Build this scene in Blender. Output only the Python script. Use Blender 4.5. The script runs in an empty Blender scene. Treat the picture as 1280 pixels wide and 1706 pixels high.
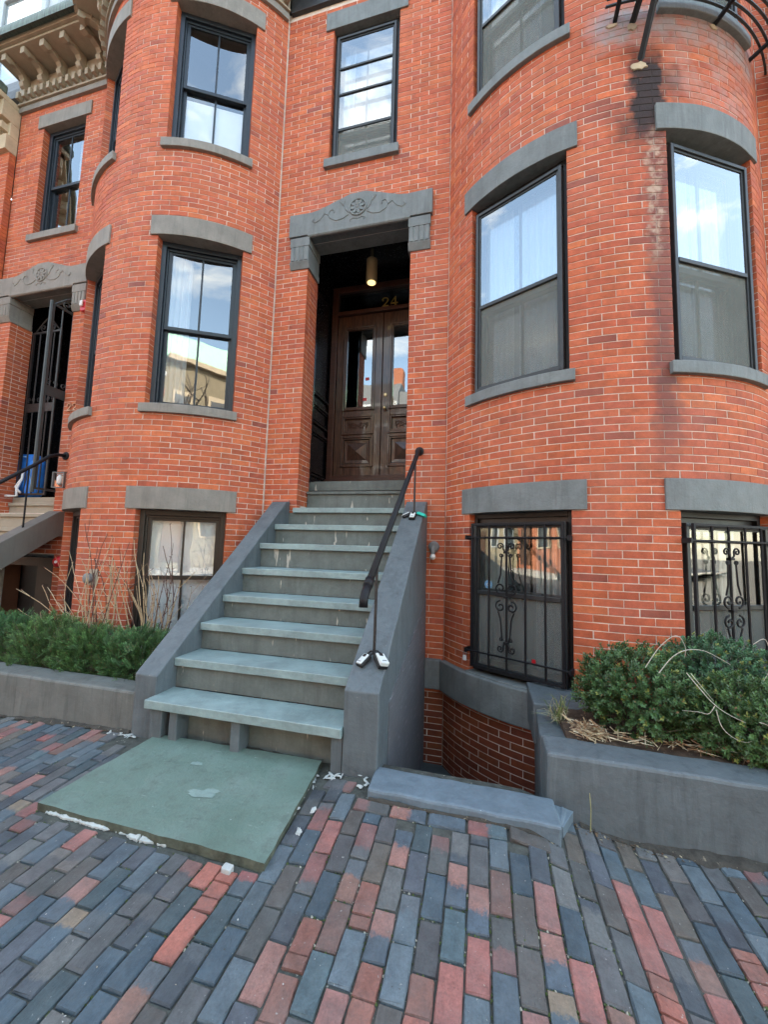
import bpy, bmesh, math, random
from math import sin, cos, pi, radians as RAD
from mathutils import Vector, Matrix, noise

SC = bpy.context.scene
COL = SC.collection
rnd = random.Random(11)
GZ = 1.40                      # camera height above the origin of the house levels

# ------------------------------------------------------------ camera
YAW, PITCH, ROLL, FPX = RAD(14.37), RAD(5.02), RAD(1.58), 651.4
def cam_matrix():
    cy, sy = cos(YAW), sin(YAW)
    rz = Matrix(((cy, sy, 0), (-sy, cy, 0), (0, 0, 1)))
    b = Matrix(((1, 0, 0), (0, 0, 1), (0, -1, 0)))
    cp, sp = cos(PITCH), sin(PITCH)
    rx = Matrix(((1, 0, 0), (0, cp, sp), (0, -sp, cp)))
    cr, sr = cos(ROLL), sin(ROLL)
    rr = Matrix(((cr, sr, 0), (-sr, cr, 0), (0, 0, 1)))
    return rr @ rx @ b @ rz
CM = cam_matrix()
cam = bpy.data.cameras.new('camera')
cam.sensor_fit = 'HORIZONTAL'
cam.sensor_width = 36.0
cam.lens = 36.0 * FPX / 1280.0
cam.clip_start = 0.05
cam.clip_end = 900.0
camo = bpy.data.objects.new('camera', cam)
COL.objects.link(camo)
camo.matrix_world = Matrix.Translation((0, 0, GZ)) @ CM.transposed().to_4x4()
SC.camera = camo

# ------------------------------------------------------------ sky, sun, exposure
SUN_EL, SUN_AZ = RAD(40), RAD(12)          # the sun stands behind the houses
W = bpy.data.worlds.new('World')
SC.world = W
W.use_nodes = True
wn = W.node_tree
wn.nodes.clear()
def wnode(t, **k):
    n = wn.nodes.new(t)
    for a, v in k.items():
        setattr(n, a, v)
    return n
wo = wnode('ShaderNodeOutputWorld')
wb = wnode('ShaderNodeBackground')
wb.inputs['Strength'].default_value = 0.15
sk = wnode('ShaderNodeTexSky', sky_type='NISHITA', sun_disc=False, sun_elevation=SUN_EL, sun_rotation=SUN_AZ,
           air_density=1.0, dust_density=1.6, ozone_density=2.0)
# thin bright clouds over the whole sky
tc = wnode('ShaderNodeTexCoord')
mp = wnode('ShaderNodeMapping')
mp.inputs['Scale'].default_value = (1.6, 1.6, 4.5)
cn = wnode('ShaderNodeTexNoise')
cn.inputs['Scale'].default_value = 1.7
cn.inputs['Detail'].default_value = 9
cn.inputs['Roughness'].default_value = 0.6
cn.inputs['Distortion'].default_value = 0.7
cr = wnode('ShaderNodeValToRGB')
cr.color_ramp.elements[0].position = 0.50
cr.color_ramp.elements[0].color = (0, 0, 0, 1)
cr.color_ramp.elements[1].position = 0.80
cr.color_ramp.elements[1].color = (0.85, 0.85, 0.85, 1)
cx = wnode('ShaderNodeMixRGB')
cx.inputs['Color2'].default_value = (5.6, 5.7, 5.7, 1)
wn.links.new(tc.outputs['Generated'], mp.inputs['Vector'])
wn.links.new(mp.outputs['Vector'], cn.inputs['Vector'])
wn.links.new(cn.outputs['Fac'], cr.inputs['Fac'])
wn.links.new(cr.outputs['Color'], cx.inputs['Fac'])
wn.links.new(sk.outputs['Color'], cx.inputs['Color1'])
# the camera's white balance for open shade, applied to sky and sun alike
wbal = wnode('ShaderNodeMixRGB', blend_type='MULTIPLY')
wbal.inputs['Fac'].default_value = 1.0
wbal.inputs['Color2'].default_value = (1.18, 1.08, 0.87, 1)
wn.links.new(cx.outputs['Color'], wbal.inputs['Color1'])
wn.links.new(wbal.outputs['Color'], wb.inputs['Color'])
wn.links.new(wb.outputs['Background'], wo.inputs['Surface'])
sun = bpy.data.lights.new('sun', 'SUN')
sun.energy = 3.0
sun.angle = RAD(0.53)
sun.color = (1.0, 0.91, 0.75)
suno = bpy.data.objects.new('sun', sun)
COL.objects.link(suno)
sdir = Vector((sin(SUN_AZ) * cos(SUN_EL), cos(SUN_AZ) * cos(SUN_EL), sin(SUN_EL)))
suno.rotation_euler = sdir.to_track_quat('Z', 'Y').to_euler()
suno.location = (0, 0, 30)
SC.view_settings.view_transform = 'Standard'
SC.view_settings.look = 'None'
SC.view_settings.exposure = 3.0
SC.view_settings.gamma = 1.0
SC.view_settings.use_curve_mapping = False
SC.cycles.max_bounces = 10
SC.cycles.diffuse_bounces = 5
SC.cycles.glossy_bounces = 5
SC.cycles.transparent_max_bounces = 20
SC.cycles.caustics_reflective = False
SC.cycles.caustics_refractive = False

# ------------------------------------------------------------ materials
def new_mat(name):
    m = bpy.data.materials.new(name)
    m.use_nodes = True
    nt = m.node_tree
    nt.nodes.clear()
    out = nt.nodes.new('ShaderNodeOutputMaterial')
    return m, nt, out
class NB:
    def __init__(s, nt):
        s.nt = nt
    def n(s, t, ins=None, **k):
        nd = s.nt.nodes.new(t)
        for a, v in k.items():
            setattr(nd, a, v)
        for a, v in (ins or {}).items():
            if hasattr(v, 'is_linked') or hasattr(v, 'links'):
                s.nt.links.new(v, nd.inputs[a])
            else:
                nd.inputs[a].default_value = v
        return nd
    def math(s, op, a, b=0.0, clamp=False):
        return s.n('ShaderNodeMath', {0: a, 1: b}, operation=op, use_clamp=clamp).outputs[0]
    def noise(s, scale, detail=4, rough=0.55, vec=None, dist=0.0):
        i = {'Scale': scale, 'Detail': detail, 'Roughness': rough, 'Distortion': dist}
        if vec is None:
            vec = s.n('ShaderNodeNewGeometry').outputs['Position']
        i['Vector'] = vec
        return s.n('ShaderNodeTexNoise', i).outputs['Fac']
    def ramp(s, fac, stops):
        r = s.n('ShaderNodeValToRGB', {'Fac': fac})
        e = r.color_ramp.elements
        while len(e) < len(stops):
            e.new(0.5)
        for q, (p, c) in zip(e, stops):
            q.position = p
            q.color = (c, c, c, 1) if not hasattr(c, '__len__') else (*c[:3], 1)
        return r.outputs['Color']
    def mix(s, fac, a, b, mode='MIX'):
        def cc(v):
            return (*v[:3], 1) if isinstance(v, (tuple, list)) else v
        return s.n('ShaderNodeMixRGB', {'Fac': fac, 'Color1': cc(a), 'Color2': cc(b)}, blend_type=mode).outputs['Color']
    def scaled(s, sx, sy, sz):
        g = s.n('ShaderNodeNewGeometry').outputs['Position']
        return s.n('ShaderNodeMapping', {'Vector': g, 'Scale': (sx, sy, sz)}).outputs['Vector']

def paint(name, col, rough=0.6, var=0.18, scale=9.0, bump=0.25, bscale=60.0, fleck=None, fleck_amt=0.0, spec=0.4, metal=0.0, grain=None, col2=None, coat=0.0, streak=0.0, fgrain=None, edge=0.0, ecol=None, extra=None):
    """painted or bare surface with mottled colour, fine relief and worn flecks"""
    m, nt, out = new_mat(name)
    b = NB(nt)
    vec = b.scaled(*grain) if grain else None
    f1 = b.noise(scale, 6, 0.6, vec)
    lo = tuple(c * (1 - var) for c in col)
    hi = tuple(min(1, c * (1 + var)) for c in (col2 or col))
    c = b.ramp(f1, [(0.32, lo), (0.68, hi)])
    f3 = b.noise(scale * 7, 5, 0.7, vec)
    c = b.mix(0.35, c, b.ramp(f3, [(0.3, tuple(x * (1 - var * 1.3) for x in col)), (0.7, tuple(min(1, x * (1 + var * 1.3)) for x in col))]))
    if fleck:
        ff = b.noise(38 if not fgrain else 9, 3, 0.7, b.scaled(*fgrain) if fgrain else None)
        fm = b.ramp(ff, [(0.70 - fleck_amt, 0.0), (0.73 - fleck_amt, 1.0)])
        c = b.mix(fm, c, fleck)
    if streak:
        sv = b.scaled(5.5, 5.5, 0.55)
        c = b.mix(b.math('MULTIPLY', b.ramp(b.noise(2.6, 6, 0.7, sv), [(0.5, 0.0), (0.72, 1.0)]), streak), c, tuple(x * 0.55 for x in col))
        c = b.mix(b.math('MULTIPLY', b.ramp(b.noise(3.4, 6, 0.7, sv), [(0.56, 0.0), (0.74, 1.0)]), streak * 0.6), c, tuple(min(1, x * 1.55 + 0.02) for x in col))
    if edge:
        # arrises rubbed pale and chipped
        bv = b.n('ShaderNodeBevel', {'Radius': 0.011}, samples=4)
        gn = b.n('ShaderNodeNewGeometry').outputs['Normal']
        dt = b.n('ShaderNodeVectorMath', {0: bv.outputs[0], 1: gn}, operation='DOT_PRODUCT').outputs['Value']
        em = b.ramp(b.math('ADD', b.math('SUBTRACT', 1.0, dt), b.math('MULTIPLY', b.math('SUBTRACT', b.noise(24, 5, 0.7), 0.52), 0.30)), [(0.05, 0.0), (0.16, 1.0)])
        c = b.mix(b.math('MULTIPLY', em, edge), c, ecol or tuple(min(1, x * 1.9 + 0.02) for x in col))
    if extra:
        c = extra(b, c)
    hb = b.noise(bscale, 5, 0.65, vec)
    hb2 = b.noise(bscale * 0.14, 3, 0.5)
    h = b.math('ADD', b.math('MULTIPLY', hb, 0.5), b.math('MULTIPLY', hb2, 1.2))
    bp = b.n('ShaderNodeBump', {'Strength': bump, 'Distance': 0.01, 'Height': h})
    rr = b.ramp(f3, [(0.3, max(0.02, rough - 0.1)), (0.7, min(1, rough + 0.1))])
    p = b.n('ShaderNodeBsdfPrincipled', {'Base Color': c, 'Roughness': rr, 'Metallic': metal, 'Specular IOR Level': spec, 'Coat Weight': coat, 'Normal': bp.outputs['Normal']})
    nt.links.new(p.outputs[0], out.inputs[0])
    return m

def attr_mat(name, rough=0.75, bump=0.4, bscale=90, mott=0.35, mscale=22, haze=None, haze_amt=0.0, spec=0.35, trans=0.0, extra=None, rim=None):
    """colour from the 'col' attribute of every piece, mottled by noise"""
    m, nt, out = new_mat(name)
    b = NB(nt)
    a = b.n('ShaderNodeAttribute', attribute_name='col').outputs['Color']
    f = b.noise(mscale, 6, 0.65)
    c = b.mix(1.0, a, b.ramp(f, [(0.25, 1 - mott), (0.75, 1 + mott)]), 'MULTIPLY')
    f2 = b.noise(mscale * 6, 4, 0.7)
    c = b.mix(1.0, c, b.ramp(f2, [(0.3, 0.86), (0.7, 1.12)]), 'MULTIPLY')
    if haze:
        fh = b.noise(1.3, 5, 0.6)
        hm = b.ramp(fh, [(0.5, 0.0), (0.75, haze_amt)])
        c = b.mix(hm, c, haze)
    if extra:
        c = extra(b, c)
    hb = b.noise(bscale, 5, 0.7)
    bp = b.n('ShaderNodeBump', {'Strength': bump, 'Distance': 0.006, 'Height': hb})
    p = b.n('ShaderNodeBsdfPrincipled', {'Base Color': c, 'Roughness': b.ramp(f2, [(0.3, rough - 0.12), (0.7, min(1, rough + 0.1))]), 'Specular IOR Level': spec, 'Normal': bp.outputs['Normal']})
    sh = p.outputs[0]
    if trans:
        t = b.n('ShaderNodeBsdfTranslucent', {'Color': c})
        sh = b.n('ShaderNodeMixShader', {0: trans, 1: sh, 2: t.outputs[0]}).outputs[0]
    nt.links.new(sh, out.inputs[0])
    return m

# positions of the bays (also used by the stains)
D = 4.292
BR, BH, BDY = 1.80, 1.51, 0.98
XC24, XC22 = 1.10, -4.15
BYC = D + BDY

def bay_stains(b, c):
    """soot and lime run down from the fire escape strut on the bay of number 24"""
    pos = b.n('ShaderNodeNewGeometry').outputs['Position']
    sx = b.n('ShaderNodeSeparateXYZ', {'Vector': pos})
    dx = b.math('SUBTRACT', sx.outputs['X'], XC24)
    dy = b.math('SUBTRACT', BYC, sx.outputs['Y'])
    th = b.math('MULTIPLY', b.math('ARCTAN2', dx, dy), 180 / pi)
    z = b.math('SUBTRACT', sx.outputs['Z'], GZ)
    wob = b.math('MULTIPLY', b.math('SUBTRACT', b.noise(9, 5, 0.6), 0.5), 9.0)
    def bell(v, c0, w, soft):
        d = b.math('ABSOLUTE', b.math('SUBTRACT', v, c0))
        return b.math('SUBTRACT', 1.0, b.math('DIVIDE', b.math('SUBTRACT', d, w), soft), True)
    t2 = b.math('ADD', th, wob)
    zz = b.math('ADD', z, b.math('MULTIPLY', wob, 0.03))
    soot = b.math('MULTIPLY', bell(t2, 7.7, 2.9, 2.6), bell(zz, 3.93, 0.28, 0.30), True)
    soot2 = b.math('MULTIPLY', bell(t2, 10.5, 4.6, 4.0), bell(zz, 4.06, 0.05, 0.17), True)
    soot3 = b.math('MULTIPLY', bell(t2, 4.8, 3.4, 4.0), bell(zz, 3.66, 0.05, 0.20), True)
    s = b.math('MAXIMUM', soot, b.math('MULTIPLY', b.math('MAXIMUM', soot2, soot3), 0.65))
    c = b.mix(b.math('MULTIPLY', s, 0.96), c, (0.016, 0.016, 0.018))
    run = b.math('MULTIPLY', bell(t2, 10.3, 1.4, 3.0), bell(zz, 2.2, 1.1, 0.5), True)
    c = b.mix(b.math('MULTIPLY', run, 0.66), c, (0.11, 0.055, 0.055))
    gate = b.ramp(b.noise(14, 4, 0.6), [(0.42, 0.0), (0.6, 1.0)])
    lime = b.math('MULTIPLY', b.math('MULTIPLY', bell(t2, 9.0, 0.7, 1.3), bell(zz, 3.02, 0.42, 0.25)), gate, True)
    c = b.mix(b.math('MULTIPLY', lime, 0.72), c, (0.54, 0.42, 0.32))
    band = b.math('MULTIPLY', bell(zz, 4.66, 0.10, 0.16), bell(t2, 22, 24, 6), True)
    bn = b.ramp(b.noise(7, 5, 0.65), [(0.38, 0.0), (0.62, 1.0)])
    c = b.mix(b.math('MULTIPLY', band, b.math('ADD', b.math('MULTIPLY', bn, 0.55), 0.38)), c, (0.34, 0.33, 0.34))
    pale = b.math('MULTIPLY', b.math('MULTIPLY', bell(t2, 30, 11, 8), bell(zz, 4.25, 0.25, 0.2)), bn, True)
    c = b.mix(b.math('MULTIPLY', pale, 0.5), c, (0.42, 0.31, 0.29))
    return c

M = {}
M['brick'] = attr_mat('brick_face', 0.72, 0.5, 70, 0.24, 16, haze=(0.46, 0.19, 0.135), haze_amt=0.35)
M['brick_bay'] = attr_mat('brick_face_bay', 0.72, 0.5, 70, 0.24, 16, haze=(0.46, 0.19, 0.135), haze_amt=0.35, extra=bay_stains)
def mortar_wear(b, c):
    # joints are rubbed with brick dust and soot in places
    f = b.ramp(b.noise(5.5, 7, 0.7), [(0.40, 0.0), (0.70, 0.62)])
    c = b.mix(f, c, (0.36, 0.20, 0.15))
    return b.mix(b.ramp(b.noise(2.1, 6, 0.7), [(0.52, 0.0), (0.75, 0.45)]), c, (0.26, 0.17, 0.14))
M['mortar'] = paint('lime_mortar', (0.76, 0.68, 0.59), 0.9, 0.22, 12, 0.4, 120, extra=mortar_wear)
M['mortar_bay'] = paint('lime_mortar_bay', (0.76, 0.68, 0.59), 0.9, 0.22, 12, 0.4, 120, extra=lambda b, c: bay_stains(b, mortar_wear(b, c)))
M['caulk'] = paint('old_caulk', (0.50, 0.43, 0.37), 0.8, 0.25, 12, 0.3, 80)
M['stone24'] = paint('grey_painted_stone', (0.160, 0.180, 0.180), 0.62, 0.22, 5, 0.6, 60, streak=0.65, edge=0.45, fleck=(0.33, 0.34, 0.33), fleck_amt=-0.04)
M['stone22'] = paint('brown_grey_painted_stone', (0.226, 0.210, 0.182), 0.65, 0.20, 5, 0.6, 60, streak=0.60, edge=0.4)
M['cheek'] = paint('grey_painted_cement', (0.104, 0.126, 0.135), 0.55, 0.20, 4, 0.55, 50, streak=0.7, fleck=(0.36, 0.39, 0.40), fleck_amt=-0.03, edge=0.4)
M['cheek22'] = paint('brown_painted_cement', (0.140, 0.132, 0.116), 0.6, 0.12, 5, 0.3, 60, streak=0.4)
M['curb'] = paint('blue_grey_painted_curb', (0.128, 0.170, 0.200), 0.6, 0.20, 8, 0.6, 50, edge=0.4, streak=0.3, fleck=(0.5, 0.55, 0.58), fleck_amt=-0.03)
M['tread'] = paint('bluestone_tread', (0.222, 0.300, 0.295), 0.5, 0.30, 3.2, 0.6, 50, spec=0.5, streak=0.0, edge=0.75, ecol=(0.36, 0.43, 0.41), fleck=(0.42, 0.46, 0.45), fleck_amt=-0.03)
M['tread22'] = paint('beige_painted_step', (0.33, 0.29, 0.22), 0.6, 0.12, 5, 0.3, 60)
M['riser'] = paint('worn_grey_riser', (0.122, 0.142, 0.130), 0.7, 0.26, 7, 0.5, 45, fleck=(0.40, 0.39, 0.33), fleck_amt=0.055, fgrain=(1.3, 1.3, 0.30), streak=0.5)
M['slabscar'] = paint('pale_flaked_slate', (0.205, 0.285, 0.258), 0.7, 0.22, 14, 0.5, 60)
M['slabedge'] = paint('mossy_slab_edge', (0.060, 0.068, 0.048), 0.9, 0.5, 14, 0.8, 50, col2=(0.10, 0.115, 0.085))
M['white'] = paint('white_mortar_lump', (0.43, 0.46, 0.44), 0.9, 0.18, 14, 0.8, 60)
M['iron'] = paint('black_iron', (0.010, 0.010, 0.012), 0.55, 0.3, 15, 0.25, 90, spec=0.25)
M['ironrust'] = paint('worn_black_iron', (0.022, 0.019, 0.019), 0.45, 0.5, 25, 0.5, 90, fleck=(0.10, 0.075, 0.07), fleck_amt=0.05)
M['irongrey'] = paint('grey_green_iron', (0.042, 0.052, 0.053), 0.5, 0.2, 12, 0.2, 80)
M['frame22'] = paint('blue_black_window_paint', (0.017, 0.024, 0.033), 0.38, 0.12, 8, 0.08, 60)
M['frame24'] = paint('weathered_dark_frame', (0.026, 0.029, 0.031), 0.42, 0.3, 14, 0.2, 60)
M['brownframe'] = paint('brown_black_frame', (0.032, 0.026, 0.020), 0.4, 0.12, 8, 0.08, 60)
M['planter22'] = paint('taupe_cement', (0.136, 0.145, 0.134), 0.65, 0.2, 5, 0.5, 60, streak=0.85, edge=0.4)
M['blackwood'] = paint('black_gloss_wood', (0.006, 0.006, 0.008), 0.22, 0.2, 6, 0.08, 30)
M['wood'] = paint('dark_stained_wood', (0.046, 0.021, 0.013), 0.38, 0.6, 5, 0.25, 60, grain=(8, 8, 0.9), col2=(0.085, 0.040, 0.023), coat=0.5)
M['wood2'] = paint('red_brown_wood', (0.060, 0.022, 0.013), 0.45, 0.4, 5, 0.2, 60, grain=(0.9, 8, 8), coat=0.12)
M['brass'] = paint('old_brass', (0.62, 0.50, 0.28), 0.35, 0.15, 20, 0.1, 80, metal=0.7)
M['gold'] = paint('gold_leaf', (0.30, 0.21, 0.045), 0.4, 0.1, 20, 0.0, 80)
M['lampshade'] = paint('pale_brass_shade', (0.21, 0.18, 0.105), 0.5, 0.1, 20, 0.05, 80, metal=0.2)
M['grey'] = paint('dull_grey_metal', (0.20, 0.21, 0.21), 0.55, 0.15, 20, 0.2, 80, metal=0.2)
M['silver'] = paint('pale_plastic', (0.62, 0.66, 0.64), 0.38, 0.05, 20, 0.02, 80)
M['black'] = paint('black_rubber', (0.014, 0.014, 0.015), 0.5, 0.2, 20, 0.1, 80)
M['teal'] = paint('teal_rubber', (0.02, 0.50, 0.38), 0.5, 0.05, 20, 0.05, 80)
M['red'] = paint('red_plastic', (0.52, 0.015, 0.022), 0.35, 0.08, 20, 0.02, 80)
M['whitep'] = paint('white_plastic', (0.72, 0.71, 0.68), 0.4, 0.05, 20, 0.02, 80)
M['bluebag'] = paint('blue_cloth', (0.035, 0.22, 0.72), 0.6, 0.22, 9, 0.5, 40)
M['bluelight'] = paint('pale_blue_piping', (0.20, 0.38, 0.62), 0.5, 0.1, 20, 0.1, 80)
M['sticker'] = paint('blue_sticker', (0.16, 0.33, 0.50), 0.4, 0.05, 20, 0.0, 80)
M['numeral'] = paint('copper_numeral', (0.60, 0.36, 0.24), 0.45, 0.15, 20, 0.1, 80, metal=0.3)
M['cream'] = paint('cream_cornice_paint', (0.50, 0.41, 0.28), 0.7, 0.16, 7, 0.3, 60)
M['tan'] = paint('tan_cornice_paint', (0.33, 0.275, 0.20), 0.7, 0.16, 7, 0.3, 60)
M['copper'] = paint('green_copper', (0.30, 0.55, 0.43), 0.7, 0.2, 10, 0.3, 60)
M['gutter'] = paint('dark_weathered_copper', (0.060, 0.070, 0.060), 0.55, 0.55, 6, 0.3, 40, grain=(14, 1.2, 0.8), col2=(0.14, 0.20, 0.165))
M['slate'] = paint('grey_roof_slate', (0.10, 0.11, 0.12), 0.6, 0.25, 9, 0.4, 50)
M['palewood'] = paint('pale_dormer_paint', (0.42, 0.46, 0.49), 0.6, 0.1, 8, 0.15, 50)
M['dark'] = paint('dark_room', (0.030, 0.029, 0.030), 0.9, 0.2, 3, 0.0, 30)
M['room'] = paint('room_wall', (0.20, 0.19, 0.18), 0.9, 0.1, 3, 0.0, 30)
M['paper'] = paint('white_paper_blind', (0.86, 0.87, 0.88), 0.8, 0.06, 3, 0.1, 20)
M['soil'] = paint('dry_soil', (0.075, 0.048, 0.032), 0.95, 0.45, 22, 0.9, 60, fleck=(0.22, 0.16, 0.10), fleck_amt=0.06)
M['dirt'] = paint('damp_dirt', (0.050, 0.046, 0.038), 0.95, 0.5, 24, 1.0, 70, fleck=(0.20, 0.17, 0.12), fleck_amt=0.05)
M['bed'] = paint('sandy_joint', (0.066, 0.070, 0.060), 0.95, 0.5, 20, 0.9, 90, fleck=(0.26, 0.26, 0.22), fleck_amt=0.03)
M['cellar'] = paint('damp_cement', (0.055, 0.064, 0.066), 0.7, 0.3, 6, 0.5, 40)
M['asphalt'] = paint('asphalt', (0.05, 0.05, 0.052), 0.85, 0.2, 6, 0.5, 90)
M['concrete'] = paint('pale_concrete', (0.30, 0.29, 0.27), 0.85, 0.15, 4, 0.4, 60)
M['earth'] = paint('far_ground', (0.14, 0.13, 0.11), 0.95, 0.2, 1, 0.1, 30)
M['bark'] = paint('grey_bark', (0.10, 0.082, 0.066), 0.9, 0.35, 9, 0.8, 40, grain=(4, 4, 1))
M['twig'] = attr_mat('twig', 0.75, 0.4, 60, 0.3, 30)
M['paver'] = None
M['leaf'] = attr_mat('leaf', 0.5, 0.1, 60, 0.25, 14, spec=0.45, trans=0.22)
M['straw'] = attr_mat('straw', 0.8, 0.1, 60, 0.25, 20, trans=0.1)
M['farbrick'] = paint('far_brick', (0.27, 0.10, 0.055), 0.85, 0.2, 3, 0.2, 20)
M['farstone'] = paint('far_sandstone', (0.17, 0.145, 0.10), 0.85, 0.12, 3, 0.2, 20)

def paver_mat():
    m, nt, out = new_mat('paver_face')
    b = NB(nt)
    ca = b.n('ShaderNodeAttribute', attribute_name='col').outputs['Color']
    cb = b.n('ShaderNodeAttribute', attribute_name='colb').outputs['Color']
    mf = b.n('ShaderNodeAttribute', attribute_name='flash').outputs['Fac']
    wob = b.math('MULTIPLY', b.math('SUBTRACT', b.noise(34, 6, 0.75), 0.5), 1.3)
    k = b.ramp(b.math('ADD', mf, wob), [(0.40, 0.0), (0.62, 0.95)])
    c = b.mix(k, ca, cb)
    f = b.noise(13, 6, 0.7)
    c = b.mix(1.0, c, b.ramp(f, [(0.25, 0.62), (0.75, 1.38)]), 'MULTIPLY')
    f2 = b.noise(110, 4, 0.75)
    c = b.mix(1.0, c, b.ramp(f2, [(0.28, 0.70), (0.72, 1.24)]), 'MULTIPLY')
    dust = b.ramp(b.noise(7, 7, 0.75), [(0.42, 0.04), (0.78, 0.42)])
    c = b.mix(dust, c, (0.150, 0.172, 0.172))
    sp = b.ramp(b.noise(75, 2, 0.5), [(0.725, 0.0), (0.755, 0.6)])
    c = b.mix(sp, c, (0.36, 0.37, 0.34))
    gr = b.n('ShaderNodeMapping', {'Vector': b.n('ShaderNodeNewGeometry').outputs['Position'], 'Scale': (9, 1.2, 3)}).outputs[0]
    h = b.math('ADD', b.math('MULTIPLY', b.noise(60, 5, 0.75), 0.7), b.math('MULTIPLY', b.noise(12, 4, 0.7, gr), 0.6))
    bp = b.n('ShaderNodeBump', {'Strength': 0.9, 'Distance': 0.006, 'Height': h})
    p = b.n('ShaderNodeBsdfPrincipled', {'Base Color': c, 'Roughness': b.ramp(f2, [(0.3, 0.55), (0.7, 0.85)]), 'Specular IOR Level': 0.4, 'Normal': bp.outputs['Normal']})
    nt.links.new(p.outputs[0], out.inputs[0])
    return m
M['paver'] = paver_mat()

def slab_mat():
    m, nt, out = new_mat('green_slate')
    b = NB(nt)
    n = b.noise(3.1, 4, 0.55, dist=0.6)
    lay_ = b.math('DIVIDE', b.math('ROUND', b.math('MULTIPLY', n, 9.0)), 9.0)
    step = b.math('ADD', b.math('MULTIPLY', lay_, 0.8), b.math('MULTIPLY', n, 0.2))
    c = b.ramp(b.noise(4.5, 7, 0.65), [(0.36, (0.100, 0.162, 0.130)), (0.52, (0.148, 0.220, 0.182)), (0.64, (0.205, 0.280, 0.250))])
    c = b.mix(0.5, c, b.ramp(lay_, [(0.3, (0.130, 0.195, 0.160)), (0.7, (0.172, 0.244, 0.214))]))
    dirt = b.ramp(b.noise(9, 7, 0.75), [(0.46, 0.0), (0.68, 0.75)])
    c = b.mix(dirt, c, (0.088, 0.122, 0.098))
    c = b.mix(b.ramp(b.noise(46, 3, 0.7), [(0.70, 0.0), (0.74, 0.8)]), c, (0.36, 0.42, 0.39))
    scr = b.noise(5, 3, 0.5, b.scaled(1.5, 16, 1), dist=0.4)
    c = b.mix(b.ramp(scr, [(0.70, 0.0), (0.74, 0.45)]), c, (0.33, 0.40, 0.37))
    h = b.math('ADD', b.math('MULTIPLY', step, 3.0), b.math('MULTIPLY', b.noise(55, 6, 0.7), 0.35))
    bp = b.n('ShaderNodeBump', {'Strength': 0.9, 'Distance': 0.02, 'Height': h})
    p = b.n('ShaderNodeBsdfPrincipled', {'Base Color': c, 'Roughness': 0.62, 'Specular IOR Level': 0.4, 'Normal': bp.outputs['Normal']})
    nt.links.new(p.outputs[0], out.inputs[0])
    return m
M['slab'] = slab_mat()

def painted_brick_mat():
    m, nt, out = new_mat('painted_over_brick')
    b = NB(nt)
    pos = b.n('ShaderNodeNewGeometry').outputs['Position']
    s = b.n('ShaderNodeSeparateXYZ', {'Vector': pos})
    v = b.n('ShaderNodeCombineXYZ', {'X': s.outputs['Y'], 'Y': s.outputs['Z'], 'Z': 0.0}).outputs[0]
    br = b.n('ShaderNodeTexBrick', {'Vector': v, 'Scale': 1.0, 'Mortar Size': 0.006, 'Brick Width': 0.218, 'Row Height': 0.064, 'Mortar Smooth': 0.6})
    wear = b.ramp(b.noise(7, 6, 0.7), [(0.52, 0.0), (0.66, 1.0)])
    c = b.ramp(b.noise(5, 5, 0.6), [(0.3, (0.105, 0.112, 0.122)), (0.7, (0.13, 0.138, 0.148))])
    c = b.mix(b.math('MULTIPLY', b.math('MULTIPLY', wear, br.outputs['Fac']), 0.8), c, (0.36, 0.36, 0.38))
    bp = b.n('ShaderNodeBump', {'Strength': 0.55, 'Distance': 0.006, 'Height': b.math('SUBTRACT', b.math('MULTIPLY', b.noise(40, 4), 0.35), br.outputs['Fac'])})
    p = b.n('ShaderNodeBsdfPrincipled', {'Base Color': c, 'Roughness': 0.6, 'Normal': bp.outputs['Normal']})
    nt.links.new(p.outputs[0], out.inputs[0])
    return m
M['paintbrick'] = painted_brick_mat()

def glass_mat(name, base=0.10, gain=1.25, tint=(0.80, 0.86, 0.88), wobble=0.03, scale=2.2):
    m, nt, out = new_mat(name)
    b = NB(nt)
    bp = b.n('ShaderNodeBump', {'Strength': wobble, 'Distance': 0.05, 'Height': b.noise(scale, 2, 0.4)})
    fr = b.n('ShaderNodeFresnel', {'IOR': 1.52, 'Normal': bp.outputs['Normal']})
    fac = b.math('ADD', b.math('MULTIPLY', fr.outputs[0], gain), base, True)
    back = b.n('ShaderNodeNewGeometry').outputs['Backfacing']
    fac = b.math('MULTIPLY', fac, b.math('SUBTRACT', 1.0, back))
    g = b.n('ShaderNodeBsdfGlossy', {'Color': (1, 1, 1, 1), 'Roughness': 0.004, 'Normal': bp.outputs['Normal']})
    t = b.n('ShaderNodeBsdfTransparent', {'Color': (*tint, 1)})
    mx = b.n('ShaderNodeMixShader', {0: fac, 1: t.outputs[0], 2: g.outputs[0]})
    nt.links.new(mx.outputs[0], out.inputs[0])
    return m
M['glass'] = glass_mat('window_glass', 0.14, 1.5, tint=(0.93, 0.95, 0.95))
M['glass_old'] = glass_mat('old_storm_glass', 0.19, 1.5, tint=(0.95, 0.97, 0.97), wobble=0.035, scale=1.3)
M['glass_low'] = glass_mat('low_window_glass', 0.07, 1.2, tint=(0.93, 0.95, 0.94), wobble=0.04)
M['glass_door'] = glass_mat('door_glass', 0.16, 1.5, tint=(0.5, 0.55, 0.55))

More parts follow.
